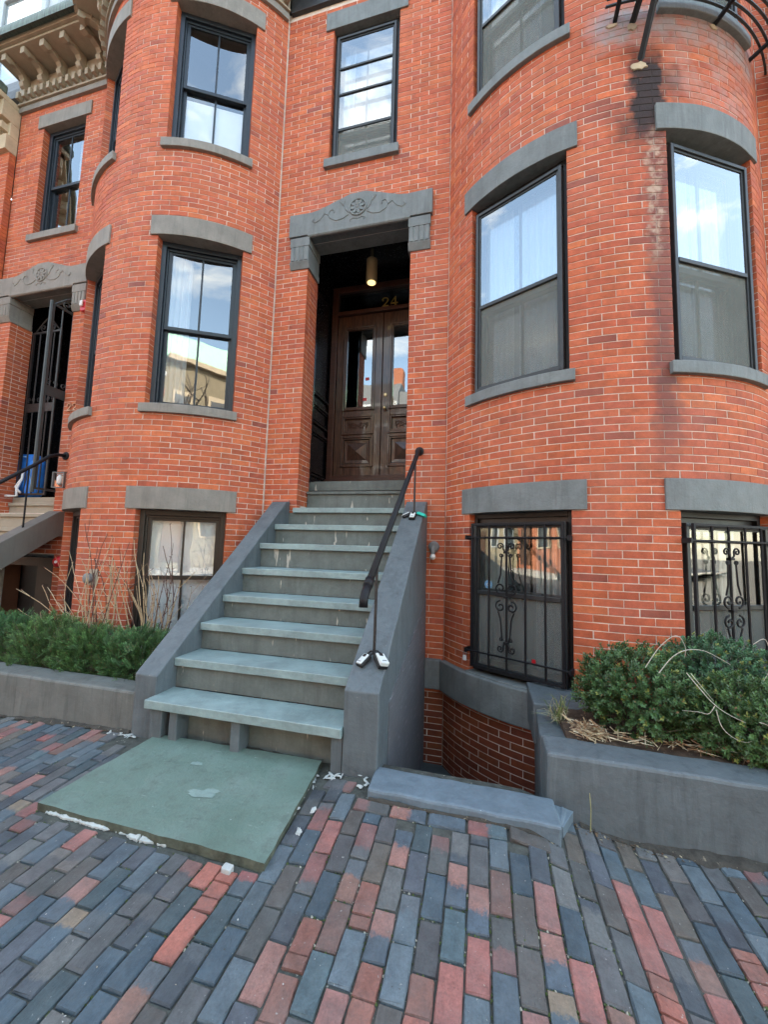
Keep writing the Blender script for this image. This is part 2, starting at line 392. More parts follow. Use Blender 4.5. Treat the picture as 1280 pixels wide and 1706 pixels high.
def screen_mat():
    m, nt, out = new_mat('insect_screen')
    b = NB(nt)
    d = b.n('ShaderNodeBsdfDiffuse', {'Color': (0.24, 0.26, 0.245, 1)})
    t = b.n('ShaderNodeBsdfTransparent', {'Color': (0.9, 0.9, 0.9, 1)})
    f = b.ramp(b.noise(2.5, 4, 0.6), [(0.3, 0.34), (0.7, 0.50)])
    mx = b.n('ShaderNodeMixShader', {0: f, 1: t.outputs[0], 2: d.outputs[0]})
    nt.links.new(mx.outputs[0], out.inputs[0])
    return m
M['screen'] = screen_mat()

def sheer_mat():
    m, nt, out = new_mat('sheer_curtain')
    b = NB(nt)
    d = b.n('ShaderNodeBsdfDiffuse', {'Color': (0.72, 0.73, 0.74, 1)})
    tl = b.n('ShaderNodeBsdfTranslucent', {'Color': (0.7, 0.7, 0.7, 1)})
    t = b.n('ShaderNodeBsdfTransparent')
    m1 = b.n('ShaderNodeMixShader', {0: 0.3, 1: d.outputs[0], 2: tl.outputs[0]})
    m2 = b.n('ShaderNodeMixShader', {0: 0.22, 1: m1.outputs[0], 2: t.outputs[0]})
    nt.links.new(m2.outputs[0], out.inputs[0])
    return m
M['sheer'] = sheer_mat()

def emit_mat(name, col, s):
    m, nt, out = new_mat(name)
    b = NB(nt)
    e = b.n('ShaderNodeEmission', {'Color': (*col, 1), 'Strength': s})
    nt.links.new(e.outputs[0], out.inputs[0])
    return m
M['bulb'] = emit_mat('lit_bulb', (1.0, 0.70, 0.28), 0.28)

# ------------------------------------------------------------ object helpers
WL = {}
def wl(o):
    return WL.get(o.name, Vector((0, 0, 0))) if o else Vector((0, 0, 0))
def tag(o, label=None, cat=None, group=None, kind=None):
    if label: o['label'] = label
    if cat: o['category'] = cat
    if group: o['group'] = group
    if kind: o['kind'] = kind
    return o
def empty(name, loc, label=None, cat=None, group=None):
    o = bpy.data.objects.new(name, None)
    o.empty_display_size = 0.2
    COL.objects.link(o)
    o.location = loc
    WL[o.name] = Vector(loc)
    return tag(o, label, cat, group)
class Plane:
    """flat facade frame: u along the face, d out of it, z up"""
    def __init__(s, ox, oy, ang=0.0):
        s.ox, s.oy, s.a = ox, oy, ang
        s.c, s.s = cos(ang), sin(ang)
    def pt(s, u, d, z):
        return (s.ox + u * s.c + d * s.s, s.oy + u * s.s - d * s.c, z)
    def rot(s, u): return s.a
class Bow:
    bow = True
    """round bay frame: u is arc length from the middle"""
    def __init__(s, xc):
        s.xc = xc
    def pt(s, u, d, z):
        t = u / BR
        return (s.xc + (BR + d) * sin(t), BYC - (BR + d) * cos(t), z)
    def rot(s, u): return u / BR
def au(deg):
    return RAD(deg) * BR
class MB:
    def __init__(s):
        s.v, s.f, s.c, s.cb, s.fl = [], [], [], [], []
    def add(s, vs, fs, col=None):
        n = len(s.v)
        s.v.extend(tuple(p) for p in vs)
        for q in fs:
            s.f.append(tuple(i + n for i in q))
            s.c.append(col)
        return s
    def hexa(s, p, col=None):
        return s.add(p, [(0, 3, 2, 1), (4, 5, 6, 7), (0, 1, 5, 4), (1, 2, 6, 5), (2, 3, 7, 6), (3, 0, 4, 7)], col)
    def box(s, x0, x1, y0, y1, z0, z1, col=None):
        return s.hexa([(x0, y0, z0), (x1, y0, z0), (x1, y1, z0), (x0, y1, z0), (x0, y0, z1), (x1, y0, z1), (x1, y1, z1), (x0, y1, z1)], col)
    def fbox(s, F, u0, u1, d0, d1, z0, z1, col=None):
        q = [(u0, d1), (u1, d1), (u1, d0), (u0, d0)]
        return s.hexa([F.pt(u, d, z0) for u, d in q] + [F.pt(u, d, z1) for u, d in q], col)
    def arc(s, F, u0, u1, d0, d1, z0, z1, n=16, wob=0.0):
        vs, fs = [], []
        for i in range(n + 1):
            u = u0 + (u1 - u0) * i / n
            w = [wob * noise.noise((u * 5 + k * 9, z0 * 3, k)) for k in range(4)]
            vs += [F.pt(u, d0, z0), F.pt(u, d1 + w[0], z0 + w[1]), F.pt(u, d1 + w[2], z1 + w[3]), F.pt(u, d0, z1)]
        for i in range(n):
            a, b = i * 4, i * 4 + 4
            for k in range(4):
                l = (k + 1) % 4
                fs.append((a + k, b + k, b + l, a + l))
        fs += [(0, 1, 2, 3), (n * 4 + 3, n * 4 + 2, n * 4 + 1, n * 4)]
        return s.add(vs, fs)
    def quad(s, a, b, c, d, col=None):
        return s.add([a, b, c, d], [(0, 1, 2, 3)], col)
    def tube(s, pts, r, n=8, cap=True, col=None, r1=None):
        pts = [Vector(p) for p in pts]
        m = len(pts)
        vs, fs = [], []
        ref = None
        for i, p in enumerate(pts):
            t = (pts[min(i + 1, m - 1)] - pts[max(i - 1, 0)])
            t = t.normalized() if t.length > 1e-9 else Vector((0, 0, 1))
            if ref is None:
                ref = Vector((0, 0, 1)) if abs(t.z) < 0.9 else Vector((1, 0, 0))
            a = (ref - t * ref.dot(t)).normalized()
            ref = a
            b = t.cross(a)
            rr = r if r1 is None else r + (r1 - r) * i / max(1, m - 1)
            for k in range(n):
                an = 2 * pi * k / n
                vs.append(p + a * (cos(an) * rr) + b * (sin(an) * rr))
        for i in range(m - 1):
            for k in range(n):
                l = (k + 1) % n
                fs.append((i * n + k, i * n + l, (i + 1) * n + l, (i + 1) * n + k))
        if cap:
            fs.append(tuple(range(n))[::-1])
            fs.append(tuple((m - 1) * n + k for k in range(n)))
        return s.add(vs, fs, col)
    def lathe(s, prof, org, axis=(0, 0, 1), n=16):
        ax = Vector(axis).normalized()
        a = ax.orthogonal().normalized()
        b = ax.cross(a)
        o = Vector(org)
        vs, fs = [], []
        for r, h in prof:
            for k in range(n):
                an = 2 * pi * k / n
                vs.append(o + ax * h + a * (cos(an) * r) + b * (sin(an) * r))
        for i in range(len(prof) - 1):
            for k in range(n):
                l = (k + 1) % n
                fs.append((i * n + k, i * n + l, (i + 1) * n + l, (i + 1) * n + k))
        fs.append(tuple(range(n))[::-1])
        fs.append(tuple((len(prof) - 1) * n + k for k in range(n)))
        return s.add(vs, fs)
    def prism(s, F, poly, d0, d1):
        """polygon in (u, z) pushed from depth d0 to d1"""
        n = len(poly)
        vs = [F.pt(u, d0, z) for u, z in poly] + [F.pt(u, d1, z) for u, z in poly]
        fs = [tuple(range(n)), tuple(range(2 * n - 1, n - 1, -1))]
        for i in range(n):
            j = (i + 1) % n
            fs.append((i, j, n + j, n + i))
        return s.add(vs, fs)
    def rough(s, x0, x1, y0, y1, z0, z1, amp=0.004, step=0.06, fn=None, seed=0.0):
        """box with subdivided faces whose points wander a little; fn bends it"""
        nx, ny, nz = (max(1, int(abs(b - a) / step + 0.5)) for a, b in ((x0, x1), (y0, y1), (z0, z1)))
        idx, vs, fs = {}, [], []
        def vert(i, j, k):
            key = (i, j, k)
            if key not in idx:
                p = Vector((x0 + (x1 - x0) * i / nx, y0 + (y1 - y0) * j / ny, z0 + (z1 - z0) * k / nz))
                q = p * 7.0 + Vector((seed, seed * 2, seed * 3))
                nv = noise.noise_vector(q) + noise.noise_vector(q * 3.1) * 0.5
                p = p + nv * amp
                if fn: p = Vector(fn(p))
                idx[key] = len(vs)
                vs.append(p)
            return idx[key]
        for i in range(nx):
            for j in range(ny):
                for k, fl in ((0, 1), (nz, 0)):
                    q = [vert(i, j, k), vert(i + 1, j, k), vert(i + 1, j + 1, k), vert(i, j + 1, k)]
                    fs.append(tuple(q[::-1] if fl else q))
        for i in range(nx):
            for k in range(nz):
                for j, fl in ((0, 0), (ny, 1)):
                    q = [vert(i, j, k), vert(i + 1, j, k), vert(i + 1, j, k + 1), vert(i, j, k + 1)]
                    fs.append(tuple(q[::-1] if fl else q))
        for j in range(ny):
            for k in range(nz):
                for i, fl in ((0, 1), (nx, 0)):
                    q = [vert(i, j, k), vert(i, j + 1, k), vert(i, j + 1, k + 1), vert(i, j, k + 1)]
                    fs.append(tuple(q[::-1] if fl else q))
        return s.add(vs, fs)
    def mesh(s, name, mat, org, smooth=False):
        me = bpy.data.meshes.new(name)
        ox, oy, oz = org
        me.from_pydata([(x - ox, y - oy, z - oz) for x, y, z in s.v], [], s.f)
        if len(s.v) < 30000:
            bm = bmesh.new()
            bm.from_mesh(me)
            bmesh.ops.recalc_face_normals(bm, faces=bm.faces)
            bm.to_mesh(me)
            bm.free()
        if any(c is not None for c in s.c):
            at = me.color_attributes.new('col', 'FLOAT_COLOR', 'CORNER')
            buf = []
            for q, c in zip(s.f, s.c):
                if c and hasattr(c[0], '__len__'):
                    for cc in c: buf.extend((*cc, 1.0))
                else:
                    buf.extend((*(c or (0.2, 0.2, 0.2)), 1.0) * len(q))
            at.data.foreach_set('color', buf)
        if s.cb:
            at = me.color_attributes.new('colb', 'FLOAT_COLOR', 'CORNER')
            buf, fl = [], []
            for q, c, k in zip(s.f, s.cb, s.fl):
                buf.extend((*c, 1.0) * len(q))
                fl.extend(k)
            at.data.foreach_set('color', buf)
            fa = me.attributes.new('flash', 'FLOAT', 'CORNER')
            fa.data.foreach_set('value', fl)
        me.materials.append(mat)
        if smooth:
            me.polygons.foreach_set('use_smooth', [True] * len(me.polygons))
        me.update()
        return me
    def build(s, name, mat, parent=None, smooth=False, bevel=0.0, label=None, cat=None, group=None, kind=None, base=False):
        xs, ys, zs = zip(*s.v)
        zc = min(zs) if (parent is None or base) else (min(zs) + max(zs)) / 2
        org = Vector(((min(xs) + max(xs)) / 2, (min(ys) + max(ys)) / 2, zc))
        me = s.mesh(name, mat, org, smooth)
        o = bpy.data.objects.new(name, me)
        COL.objects.link(o)
        if parent:
            o.parent = parent
        o.location = org - wl(parent)
        WL[o.name] = org
        if bevel:
            md = o.modifiers.new('bevel', 'BEVEL')
            md.width = bevel
            md.segments = 2
            md.limit_method = 'ANGLE'
            md.angle_limit = RAD(35)
        return tag(o, label, cat, group, kind)
def ring(mb, F, u0, u1, z0, z1, w, d0, d1, wz=None):
    """four bars butted into a rectangular frame"""
    wz = wz or w
    mb.fbox(F, u0, u0 + w, d0, d1, z0, z1)
    mb.fbox(F, u1 - w, u1, d0, d1, z0, z1)
    mb.fbox(F, u0 + w, u1 - w, d0, d1, z0, z0 + wz)
    mb.fbox(F, u0 + w, u1 - w, d0, d1, z1 - wz, z1)
    return mb
def px(p):
    q = CM @ Vector(p)
    if q.z > -0.05: return None
    return (640 - FPX * q.x / q.z, 853 + FPX * q.y / q.z)
def in_view(p):
    return p is not None and -30 < p[0] < 1310 and -30 < p[1] < 1736
def poly_area(ps):
    a = 0
    for i in range(len(ps)):
        x0, y0 = ps[i]
        x1, y1 = ps[(i + 1) % len(ps)]
        a += x0 * y1 - x1 * y0
    return a / 2
# ------------------------------------------------------------ brick walls
CH, BL, JT = 0.064, 0.218, 0.0068
ZREF = 0.595 - CH * 45
TONES = [(0.50, 0.130, 0.062), (0.47, 0.119, 0.058), (0.45, 0.110, 0.057), (0.52, 0.146, 0.068), (0.43, 0.102, 0.057), (0.48, 0.126, 0.067), (0.46, 0.114, 0.063), (0.41, 0.102, 0.064), (0.48, 0.124, 0.058)]
DARK = [(0.30, 0.085, 0.066), (0.27, 0.080, 0.070), (0.32, 0.085, 0.060)]
def tone(short):
    c = rnd.choice(DARK) if rnd.random() < (0.03 if short else 0.006) else rnd.choice(TONES)
    k = rnd.uniform(0.9, 1.08)
    return (c[0] * k * 1.04, c[1] * k, c[2] * k * 0.82)
def lay(F, u0, u1, z0, z1, holes, phase=0):
    out = []
    k0, k1 = int(math.floor((z0 - ZREF) / CH)), int(math.ceil((z1 - ZREF) / CH))
    for k in range(k0, k1):
        za, zb = ZREF + k * CH + JT / 2, ZREF + (k + 1) * CH - JT / 2
        za, zb = max(za, z0), min(zb, z1)
        if zb - za < 0.018: continue
        u = u0 - ((k + phase) % 2) * BL / 2
        row = []
        while u < u1:
            j0, j1 = rnd.uniform(-0.004, 0.004), 0
            row.append((u, u + BL))
            u += BL
        crs = []
        for a, b in row:
            a0, b0 = max(a, u0), min(b, u1)
            if b0 - a0 < 0.004: continue
            segs = [(a0, b0, za, zb)]
            for ha, hb, hz0, hz1 in holes:
                nxt = []
                for s0, s1, t0, t1 in segs:
                    if s1 <= ha or s0 >= hb or t1 <= hz0 + 0.002 or t0 >= hz1 - 0.002:
                        nxt.append((s0, s1, t0, t1)); continue
                    if s0 < ha: nxt.append((s0, ha, t0, t1))
                    if s1 > hb: nxt.append((hb, s1, t0, t1))
                    m0, m1 = max(s0, ha), min(s1, hb)
                    if hz0 - t0 > 0.016: nxt.append((m0, m1, t0, hz0 - 0.003))
                    if t1 - hz1 > 0.016: nxt.append((m0, m1, hz1 + 0.003, t1))
                segs = nxt
            crs.append((a, b, segs))
        flat = []
        for a, b, segs in crs:
            for s0, s1, t0, t1 in segs:
                flat.append([s0, s1, t0, t1, a, b])
        flat.sort(key=lambda q: q[0])
        # slivers at an opening join their neighbour, as a bricklayer cuts a longer bat
        i = 0
        while i < len(flat):
            q = flat[i]
            if q[1] - q[0] < 0.062 and len(flat) > 1:
                lft = flat[i - 1] if i > 0 else None
                rgt = flat[i + 1] if i + 1 < len(flat) else None
                if lft and abs(lft[1] - q[0]) < 1e-6 and abs(lft[2] - q[2]) < 1e-6 and abs(lft[3] - q[3]) < 1e-6:
                    lft[1] = q[1]; lft[5] = q[5]; flat.pop(i); continue
                if rgt and abs(rgt[0] - q[1]) < 1e-6 and abs(rgt[2] - q[2]) < 1e-6 and abs(rgt[3] - q[3]) < 1e-6:
                    rgt[0] = q[0]; rgt[4] = q[4]; flat.pop(i); continue
            i += 1
        if True:
            for s0, s1, t0, t1, a, b in flat:
                e0 = JT / 2 if abs(s0 - a) < 1e-6 else 0.0
                e1 = JT / 2 if abs(s1 - b) < 1e-6 else 0.0
                jit = rnd.uniform(-0.0015, 0.0015)
                s0, s1 = s0 + e0 + (jit if e0 else 0), s1 - e1 + (jit if e1 else 0)
                if s1 - s0 > 0.014:
                    out.append((F, s0, s1, t0, t1))
    return out
def brick_shape(mb, F, ua, ub, za, zb, col, dj=0.0, tilt=0.0):
    """brick with softened arrises; on a bow its face follows the curve"""
    c = 0.0022
    n = 3 if hasattr(F, 'bow') else 1
    us = [ua + c + (ub - ua - 2 * c) * i / n for i in range(n + 1)]
    ue = [ua + (ub - ua) * i / n for i in range(n + 1)]
    vs = []
    for i in range(n + 1):
        vs += [F.pt(us[i], dj, za + c), F.pt(us[i], dj + tilt, zb - c), F.pt(ue[i], dj - c, za), F.pt(ue[i], dj - c, zb), F.pt(ue[i], -0.095, za), F.pt(ue[i], -0.095, zb)]
    fs = []
    for i in range(n):
        p, q = i * 6, i * 6 + 6
        fs += [(p, q, q + 1, p + 1), (p + 2, q + 2, q, p), (p + 1, q + 1, q + 3, p + 3), (p + 4, q + 4, q + 2, p + 2), (p + 3, q + 3, q + 5, p + 5)]
    e = n * 6
    fs += [(2, 0, 1, 3), (4, 2, 3, 5), (e, e + 2, e + 3, e + 1), (e + 2, e + 4, e + 5, e + 3)]
    if col is None: return mb.add(vs, fs, col)
    ka, kb = rnd.choice(((1, 1), (0.86, 1.05), (1.05, 0.86), (0.92, 1.0), (1.02, 0.92), (0.80, 0.98)))
    ends = [tuple(x * (ka + (kb - ka) * i / n) for x in col) for i in range(n + 1)]
    m = len(mb.v)
    mb.v.extend(vs)
    for q in fs:
        mb.f.append(tuple(i + m for i in q))
        mb.c.append([ends[i // 6] for i in q])
def core(F, u0, u1, z0, z1, holes, step=0.12, depth=0.26):
    """mortar sheet 4 mm behind the brick faces, with jambs at every opening"""
    mb = MB()
    g = 0.003
    H = [(a - g, b + g, c - g, d + g) for a, b, c, d in holes]
    us = {u0, u1}
    zs = {z0, z1}
    for a, b, c, d in H:
        for x in (a, b):
            if u0 < x < u1: us.add(x)
        for x in (c, d):
            if z0 < x < z1: zs.add(x)
    us = sorted(us)
    full = []
    for a, b in zip(us, us[1:]):
        n = max(1, int((b - a) / step + 0.5))
        full += [a + (b - a) * i / n for i in range(n)]
    full.append(us[-1])
    zs = sorted(zs)
    df = -0.0034 if isinstance(F, Bow) else -0.0036
    for a, b in zip(full, full[1:]):
        for c, d in zip(zs, zs[1:]):
            mu, mz = (a + b) / 2, (c + d) / 2
            if any(h[0] < mu < h[1] and h[2] < mz < h[3] for h in H): continue
            mb.quad(F.pt(a, df, c), F.pt(b, df, c), F.pt(b, df, d), F.pt(a, df, d))
    for a, b, c, d in H:
        c2, d2 = max(c, z0), min(d, z1)
        for u in (a, b):
            if u0 < u < u1:
                mb.quad(F.pt(u, -0.004, c2), F.pt(u, -depth, c2), F.pt(u, -depth, d2), F.pt(u, -0.004, d2))
        n = max(1, int((b - a) / step + 0.5))
        for i in range(n):
            p, q = a + (b - a) * i / n, a + (b - a) * (i + 1) / n
            for z in (c2, d2):
                if z0 < z < z1:
                    mb.quad(F.pt(p, -0.004, z), F.pt(q, -0.004, z), F.pt(q, -depth, z), F.pt(p, -depth, z))
    return mb
VARIANTS = {}
class LocalBow:
    bow = True
    def pt(s, u, d, z):
        return ((BR + d) * sin(u / BR), BR - (BR + d) * cos(u / BR), z)
def variants(mat, bow):
    if (mat, bow) not in VARIANTS:
        L = []
        F = LocalBow() if bow else Plane(0, 0)
        for i in range(26):
            mb = MB()
            brick_shape(mb, F, -0.106, 0.106, -0.029, 0.029, tone(i % 9 == 0), 0, 0)
            L.append(mb.mesh('brick', M[mat], (0, 0, 0)))
        VARIANTS[(mat, bow)] = L
    return VARIANTS[(mat, bow)]
def place_bricks(house, jobs, budget=300):
    """jobs: (part, material, bricks). The bricks that show largest become objects, the rest one mesh per part"""
    scored = []
    for pi_, (part, mat, bricks) in enumerate(jobs):
        for i, (F, ua, ub, za, zb) in enumerate(bricks):
            ps = [px(F.pt(u, 0, z)) for u, z in ((ua, za), (ub, za), (ub, zb), (ua, zb))]
            if any(p is None for p in ps) or not all(-5 < p[0] < 1285 and -5 < p[1] < 1711 for p in ps): continue
            ar = -poly_area(ps)
            if ar <= 20 or ub - ua < 0.1: continue
            if HIDE(F.pt((ua + ub) / 2, 0, (za + zb) / 2)): continue
            scored.append((ar, pi_, i))
    scored.sort(reverse=True)
    chosen = {(p, i) for _, p, i in scored[:budget]}
    for pi_, (part, mat, bricks) in enumerate(jobs):
        mb = MB()
        for i, (F, ua, ub, za, zb) in enumerate(bricks):
            dj = rnd.uniform(-0.0010, 0.0012)
            if (pi_, i) in chosen:
                o = bpy.data.objects.new('brick', rnd.choice(variants(mat, isinstance(F, Bow))))
                COL.objects.link(o)
                o.parent = part
                u = (ua + ub) / 2
                o.location = Vector(F.pt(u, dj, (za + zb) / 2)) - wl(part)
                o.rotation_euler = (rnd.uniform(-0.01, 0.01), rnd.uniform(-0.006, 0.006), F.rot(u) + rnd.uniform(-0.006, 0.006))
                o.scale = ((ub - ua) / 0.212, 1, (zb - za) / 0.058)
            else:
                c = tone(ub - ua < 0.13)
                if zb < -1.46: c = tuple(x * 0.42 for x in c)      # shade of the sunken area put into the brick colour
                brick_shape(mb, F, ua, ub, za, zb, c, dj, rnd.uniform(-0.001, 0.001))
        if mb.v:
            mb.build('brickwork', M[mat], part, kind='stuff')
def HIDE(p):
    q = px(p)
    x, y, z = p
    if z < -1.40: return True
    if -2.3 < x < -0.6 and z < 0.3: return True        # behind the stoop
    if x > 0.5 and z < -0.75: return True              # behind the right shrubs
    if -5.6 < x < -2.5 and z < -0.9: return True
    return False

# ------------------------------------------------------------ windows
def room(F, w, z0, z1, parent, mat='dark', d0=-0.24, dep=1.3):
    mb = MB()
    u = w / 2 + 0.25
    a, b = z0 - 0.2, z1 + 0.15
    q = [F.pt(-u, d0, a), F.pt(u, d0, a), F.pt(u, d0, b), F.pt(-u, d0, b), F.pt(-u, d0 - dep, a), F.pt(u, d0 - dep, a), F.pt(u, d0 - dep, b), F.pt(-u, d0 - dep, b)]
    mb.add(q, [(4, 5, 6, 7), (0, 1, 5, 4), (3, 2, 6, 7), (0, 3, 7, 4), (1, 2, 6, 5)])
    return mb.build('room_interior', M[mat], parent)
def curtain(F, u0, u1, z0, z1, d, parent, name='curtain', mat='sheer', amp=0.018, waves=9):
    mb = MB()
    n = int(waves * 8)
    rows = 10
    vs, fs = [], []
    ph = rnd.uniform(0, 6)
    for j in range(rows + 1):
        z = z0 + (z1 - z0) * j / rows
        for i in range(n + 1):
            t = i / n
            k = 1 - 0.25 * j / rows
            dd = d + amp * k * (sin(t * waves * 2 * pi + ph + 0.4 * sin(j * 0.5)) + 0.5 * sin(t * waves * 4.7 + ph * 2))
            vs.append(F.pt(u0 + (u1 - u0) * t, dd, z))
    for j in range(rows):
        for i in range(n):
            a = j * (n + 1) + i
            fs.append((a, a + 1, a + n + 2, a + n + 1))
    mb.add(vs, fs)
    return mb.build(name, M[mat], parent, smooth=True)
def pane(F, u0, u1, z0, z1, d, parent, mat='glass', name='pane'):
    return MB().fbox(F, u0, u1, d - 0.004, d, z0, z1).build(name, M[mat], parent)
def new_window(house, F, w, z0, z1, muntin=True, blind=None, curt=None, frame='frame22', dd=-0.085):
    """two over two double hung window set behind the face"""
    h = w / 2 - 0.012
    mb = MB()
    ring(mb, F, -h, h, z0, z1, 0.062, dd - 0.12, dd)
    ring(mb, F, -h + 0.062, h - 0.062, z0 + 0.0, z1 - 0.062, 0.020, dd - 0.12, dd - 0.030, 0.03)
    for s in (-1, 1):        # black reveal liners
        mb.fbox(F, s * h - (0.0 if s < 0 else -0.004), s * (h + 0.03), dd - 0.10, dd - 0.012, z0, z1)
    win = mb.build('window', M[frame], house, bevel=0.004)
    a = h - 0.082
    zm = z0 + (z1 - z0) * 0.485
    for nm, s0, s1, d1 in (('upper_sash', zm - 0.02, z1 - 0.075, dd - 0.045), ('lower_sash', z0 + 0.03, zm + 0.025, dd - 0.082)):
        sb = MB()
        bw = 0.040
        sb.fbox(F, -a, -a + bw, d1 - 0.034, d1, s0, s1)
        sb.fbox(F, a - bw, a, d1 - 0.034, d1, s0, s1)
        sb.fbox(F, -a + bw, a - bw, d1 - 0.034, d1, s0, s0 + (0.070 if nm == 'lower_sash' else 0.045))
        sb.fbox(F, -a + bw, a - bw, d1 - 0.034, d1, s1 - 0.045, s1)
        sash = sb.build(nm, M[frame], win, bevel=0.003)
        g0, g1 = s0 + (0.070 if nm == 'lower_sash' else 0.045), s1 - 0.045
        if muntin:
            MB().fbox(F, -0.010, 0.010, d1 - 0.030, d1 - 0.004, g0, g1).build('muntin', M[frame], win)
            pane(F, -a + bw, -0.010, g0, g1, d1 - 0.012, win)
            pane(F, 0.010, a - bw, g0, g1, d1 - 0.012, win)
        else:
            pane(F, -a + bw, a - bw, g0, g1, d1 - 0.012, win)
    MB().fbox(F, -0.030, 0.030, dd - 0.082, dd - 0.070, z0 + 0.045, z0 + 0.068).build('sash_lift', M['grey'], win)
    if blind:
        MB().fbox(F, -a, a, dd - 0.124, dd - 0.120, *blind).build('blind', M['paper'], win)
    for c in (curt or []):
        curtain(F, c[0], c[1], z0 + 0.02, z1 - 0.05, dd - 0.17, win, waves=c[2])
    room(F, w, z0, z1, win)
    return win
def storm_window(house, F, w, z0, z1, d=0.0, split=0.47, curt=None, muntin=True, screen=True, gl='glass_old'):
    """old sash behind a flush aluminium storm window: glass above, insect screen below"""
    h = w / 2 - 0.006
    mb = MB()
    ring(mb, F, -h, h, z0, z1, 0.045, -0.25, -0.07)
    win = mb.build('window', M['black'], house, bevel=0.003)
    sb = MB()
    h2 = h - 0.042
    za, zb = z0 + 0.030, z1 - 0.095
    ring(sb, F, -h2, h2, za, zb, 0.030, -0.068, d)
    ring(sb, F, -h2 + 0.030, h2 - 0.030, za + 0.030, zb - 0.030, 0.020, -0.060, d - 0.014)
    zm = za + (zb - za) * split
    b = h2 - 0.050
    sb.fbox(F, -b, b, -0.045, d - 0.006, zm - 0.018, zm + 0.018)
    sb.build('storm_frame', M['frame24'], win, bevel=0.003)
    pane(F, -b, b, zm + 0.018, zb - 0.050, d - 0.022, win, gl, 'storm_pane')
    if screen:
        MB().fbox(F, -b, b, d - 0.030, d - 0.028, za + 0.050, zm - 0.018).build('insect_screen', M['screen'], win)
    ib = MB()
    dd = -0.11
    h3 = h - 0.045
    for s0, s1, q in ((zm - 0.02, z1 - 0.045, dd), (z0 + 0.045, zm + 0.025, dd - 0.04)):
        ib.fbox(F, -h3, -h3 + 0.045, q - 0.035, q, s0, s1)
        ib.fbox(F, h3 - 0.045, h3, q - 0.035, q, s0, s1)
        ib.fbox(F, -h3 + 0.045, h3 - 0.045, q - 0.035, q, s0, s0 + 0.05)
        ib.fbox(F, -h3 + 0.045, h3 - 0.045, q - 0.035, q, s1 - 0.045, s1)
        if muntin:
            ib.fbox(F, -0.011, 0.011, q - 0.030, q - 0.004, s0 + 0.05, s1 - 0.045)
    ib.build('sash', M['frame24'], win)
    pane(F, -h3 + 0.045, h3 - 0.045, z0 + 0.095, zm - 0.02, dd - 0.052, win, 'glass', 'lower_pane')
    pane(F, -h3 + 0.045, h3 - 0.045, zm + 0.03, z1 - 0.09, dd - 0.012, win, 'glass' if gl == 'glass_old' else gl, 'upper_pane')
    for c in (curt or []):
        curtain(F, c[0], c[1], z0 + 0.05, z1 - 0.05, dd - 0.085, win, waves=c[2], amp=0.012)
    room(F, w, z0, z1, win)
    return win
A0, A1 = 12.6, 43.4                     # opening angles on a bay
AM = (A0 + A1) / 2
HW = BR * sin(RAD((A1 - A0) / 2))
CD = BR * cos(RAD((A1 - A0) / 2))
def bay_plane(xc, sgn):
    t = RAD(AM) * sgn
    return Plane(xc + CD * sin(t), BYC - CD * cos(t), t)
BAYHOLES = []
for s_ in (-1, 1):
    lo_, hi_ = (au(A0), au(A1)) if s_ > 0 else (-au(A1), -au(A0))
    for zz0, zz1 in ((-1.16, 0.345), (1.50, 3.60), (4.78, 6.74)):
        BAYHOLES.append((lo_, hi_, zz0, zz1))
def side(sgn, a, b):
    return (au(a), au(b)) if sgn > 0 else (-au(b), -au(a))
def bay_stone(house, xc, mat, wob=0.0):
    F = Bow(xc)
    for sgn in (-1, 1):
        MB().arc(F, *side(sgn, 8.9, 46.4), -0.20, 0.020, 0.345, 0.595, 20, wob).build('lintel', M[mat], house, bevel=0.005)
        MB().arc(F, *side(sgn, 9.8, 46.5), -0.20, 0.022, 3.600, 3.842, 20, wob).build('lintel', M[mat], house, bevel=0.005)
        MB().arc(F, *side(sgn, 9.8, 46.5), -0.20, 0.022, 6.740, 6.985, 20, wob).build('lintel', M[mat], house, bevel=0.005)
        MB().arc(F, *side(sgn, 11.2, 44.6), -0.14, 0.045, 1.442, 1.545, 20, wob).build('window_sill', M[mat], house, bevel=0.006)
        MB().arc(F, *side(sgn, 11.2, 44.6), -0.14, 0.045, 4.722, 4.830, 20, wob).build('window_sill', M[mat], house, bevel=0.006)
        MB().arc(F, *side(sgn, 12.2, 43.8), -0.16, 0.030, -1.23, -1.155, 12, wob).build('window_sill', M[mat], house, bevel=0.006)
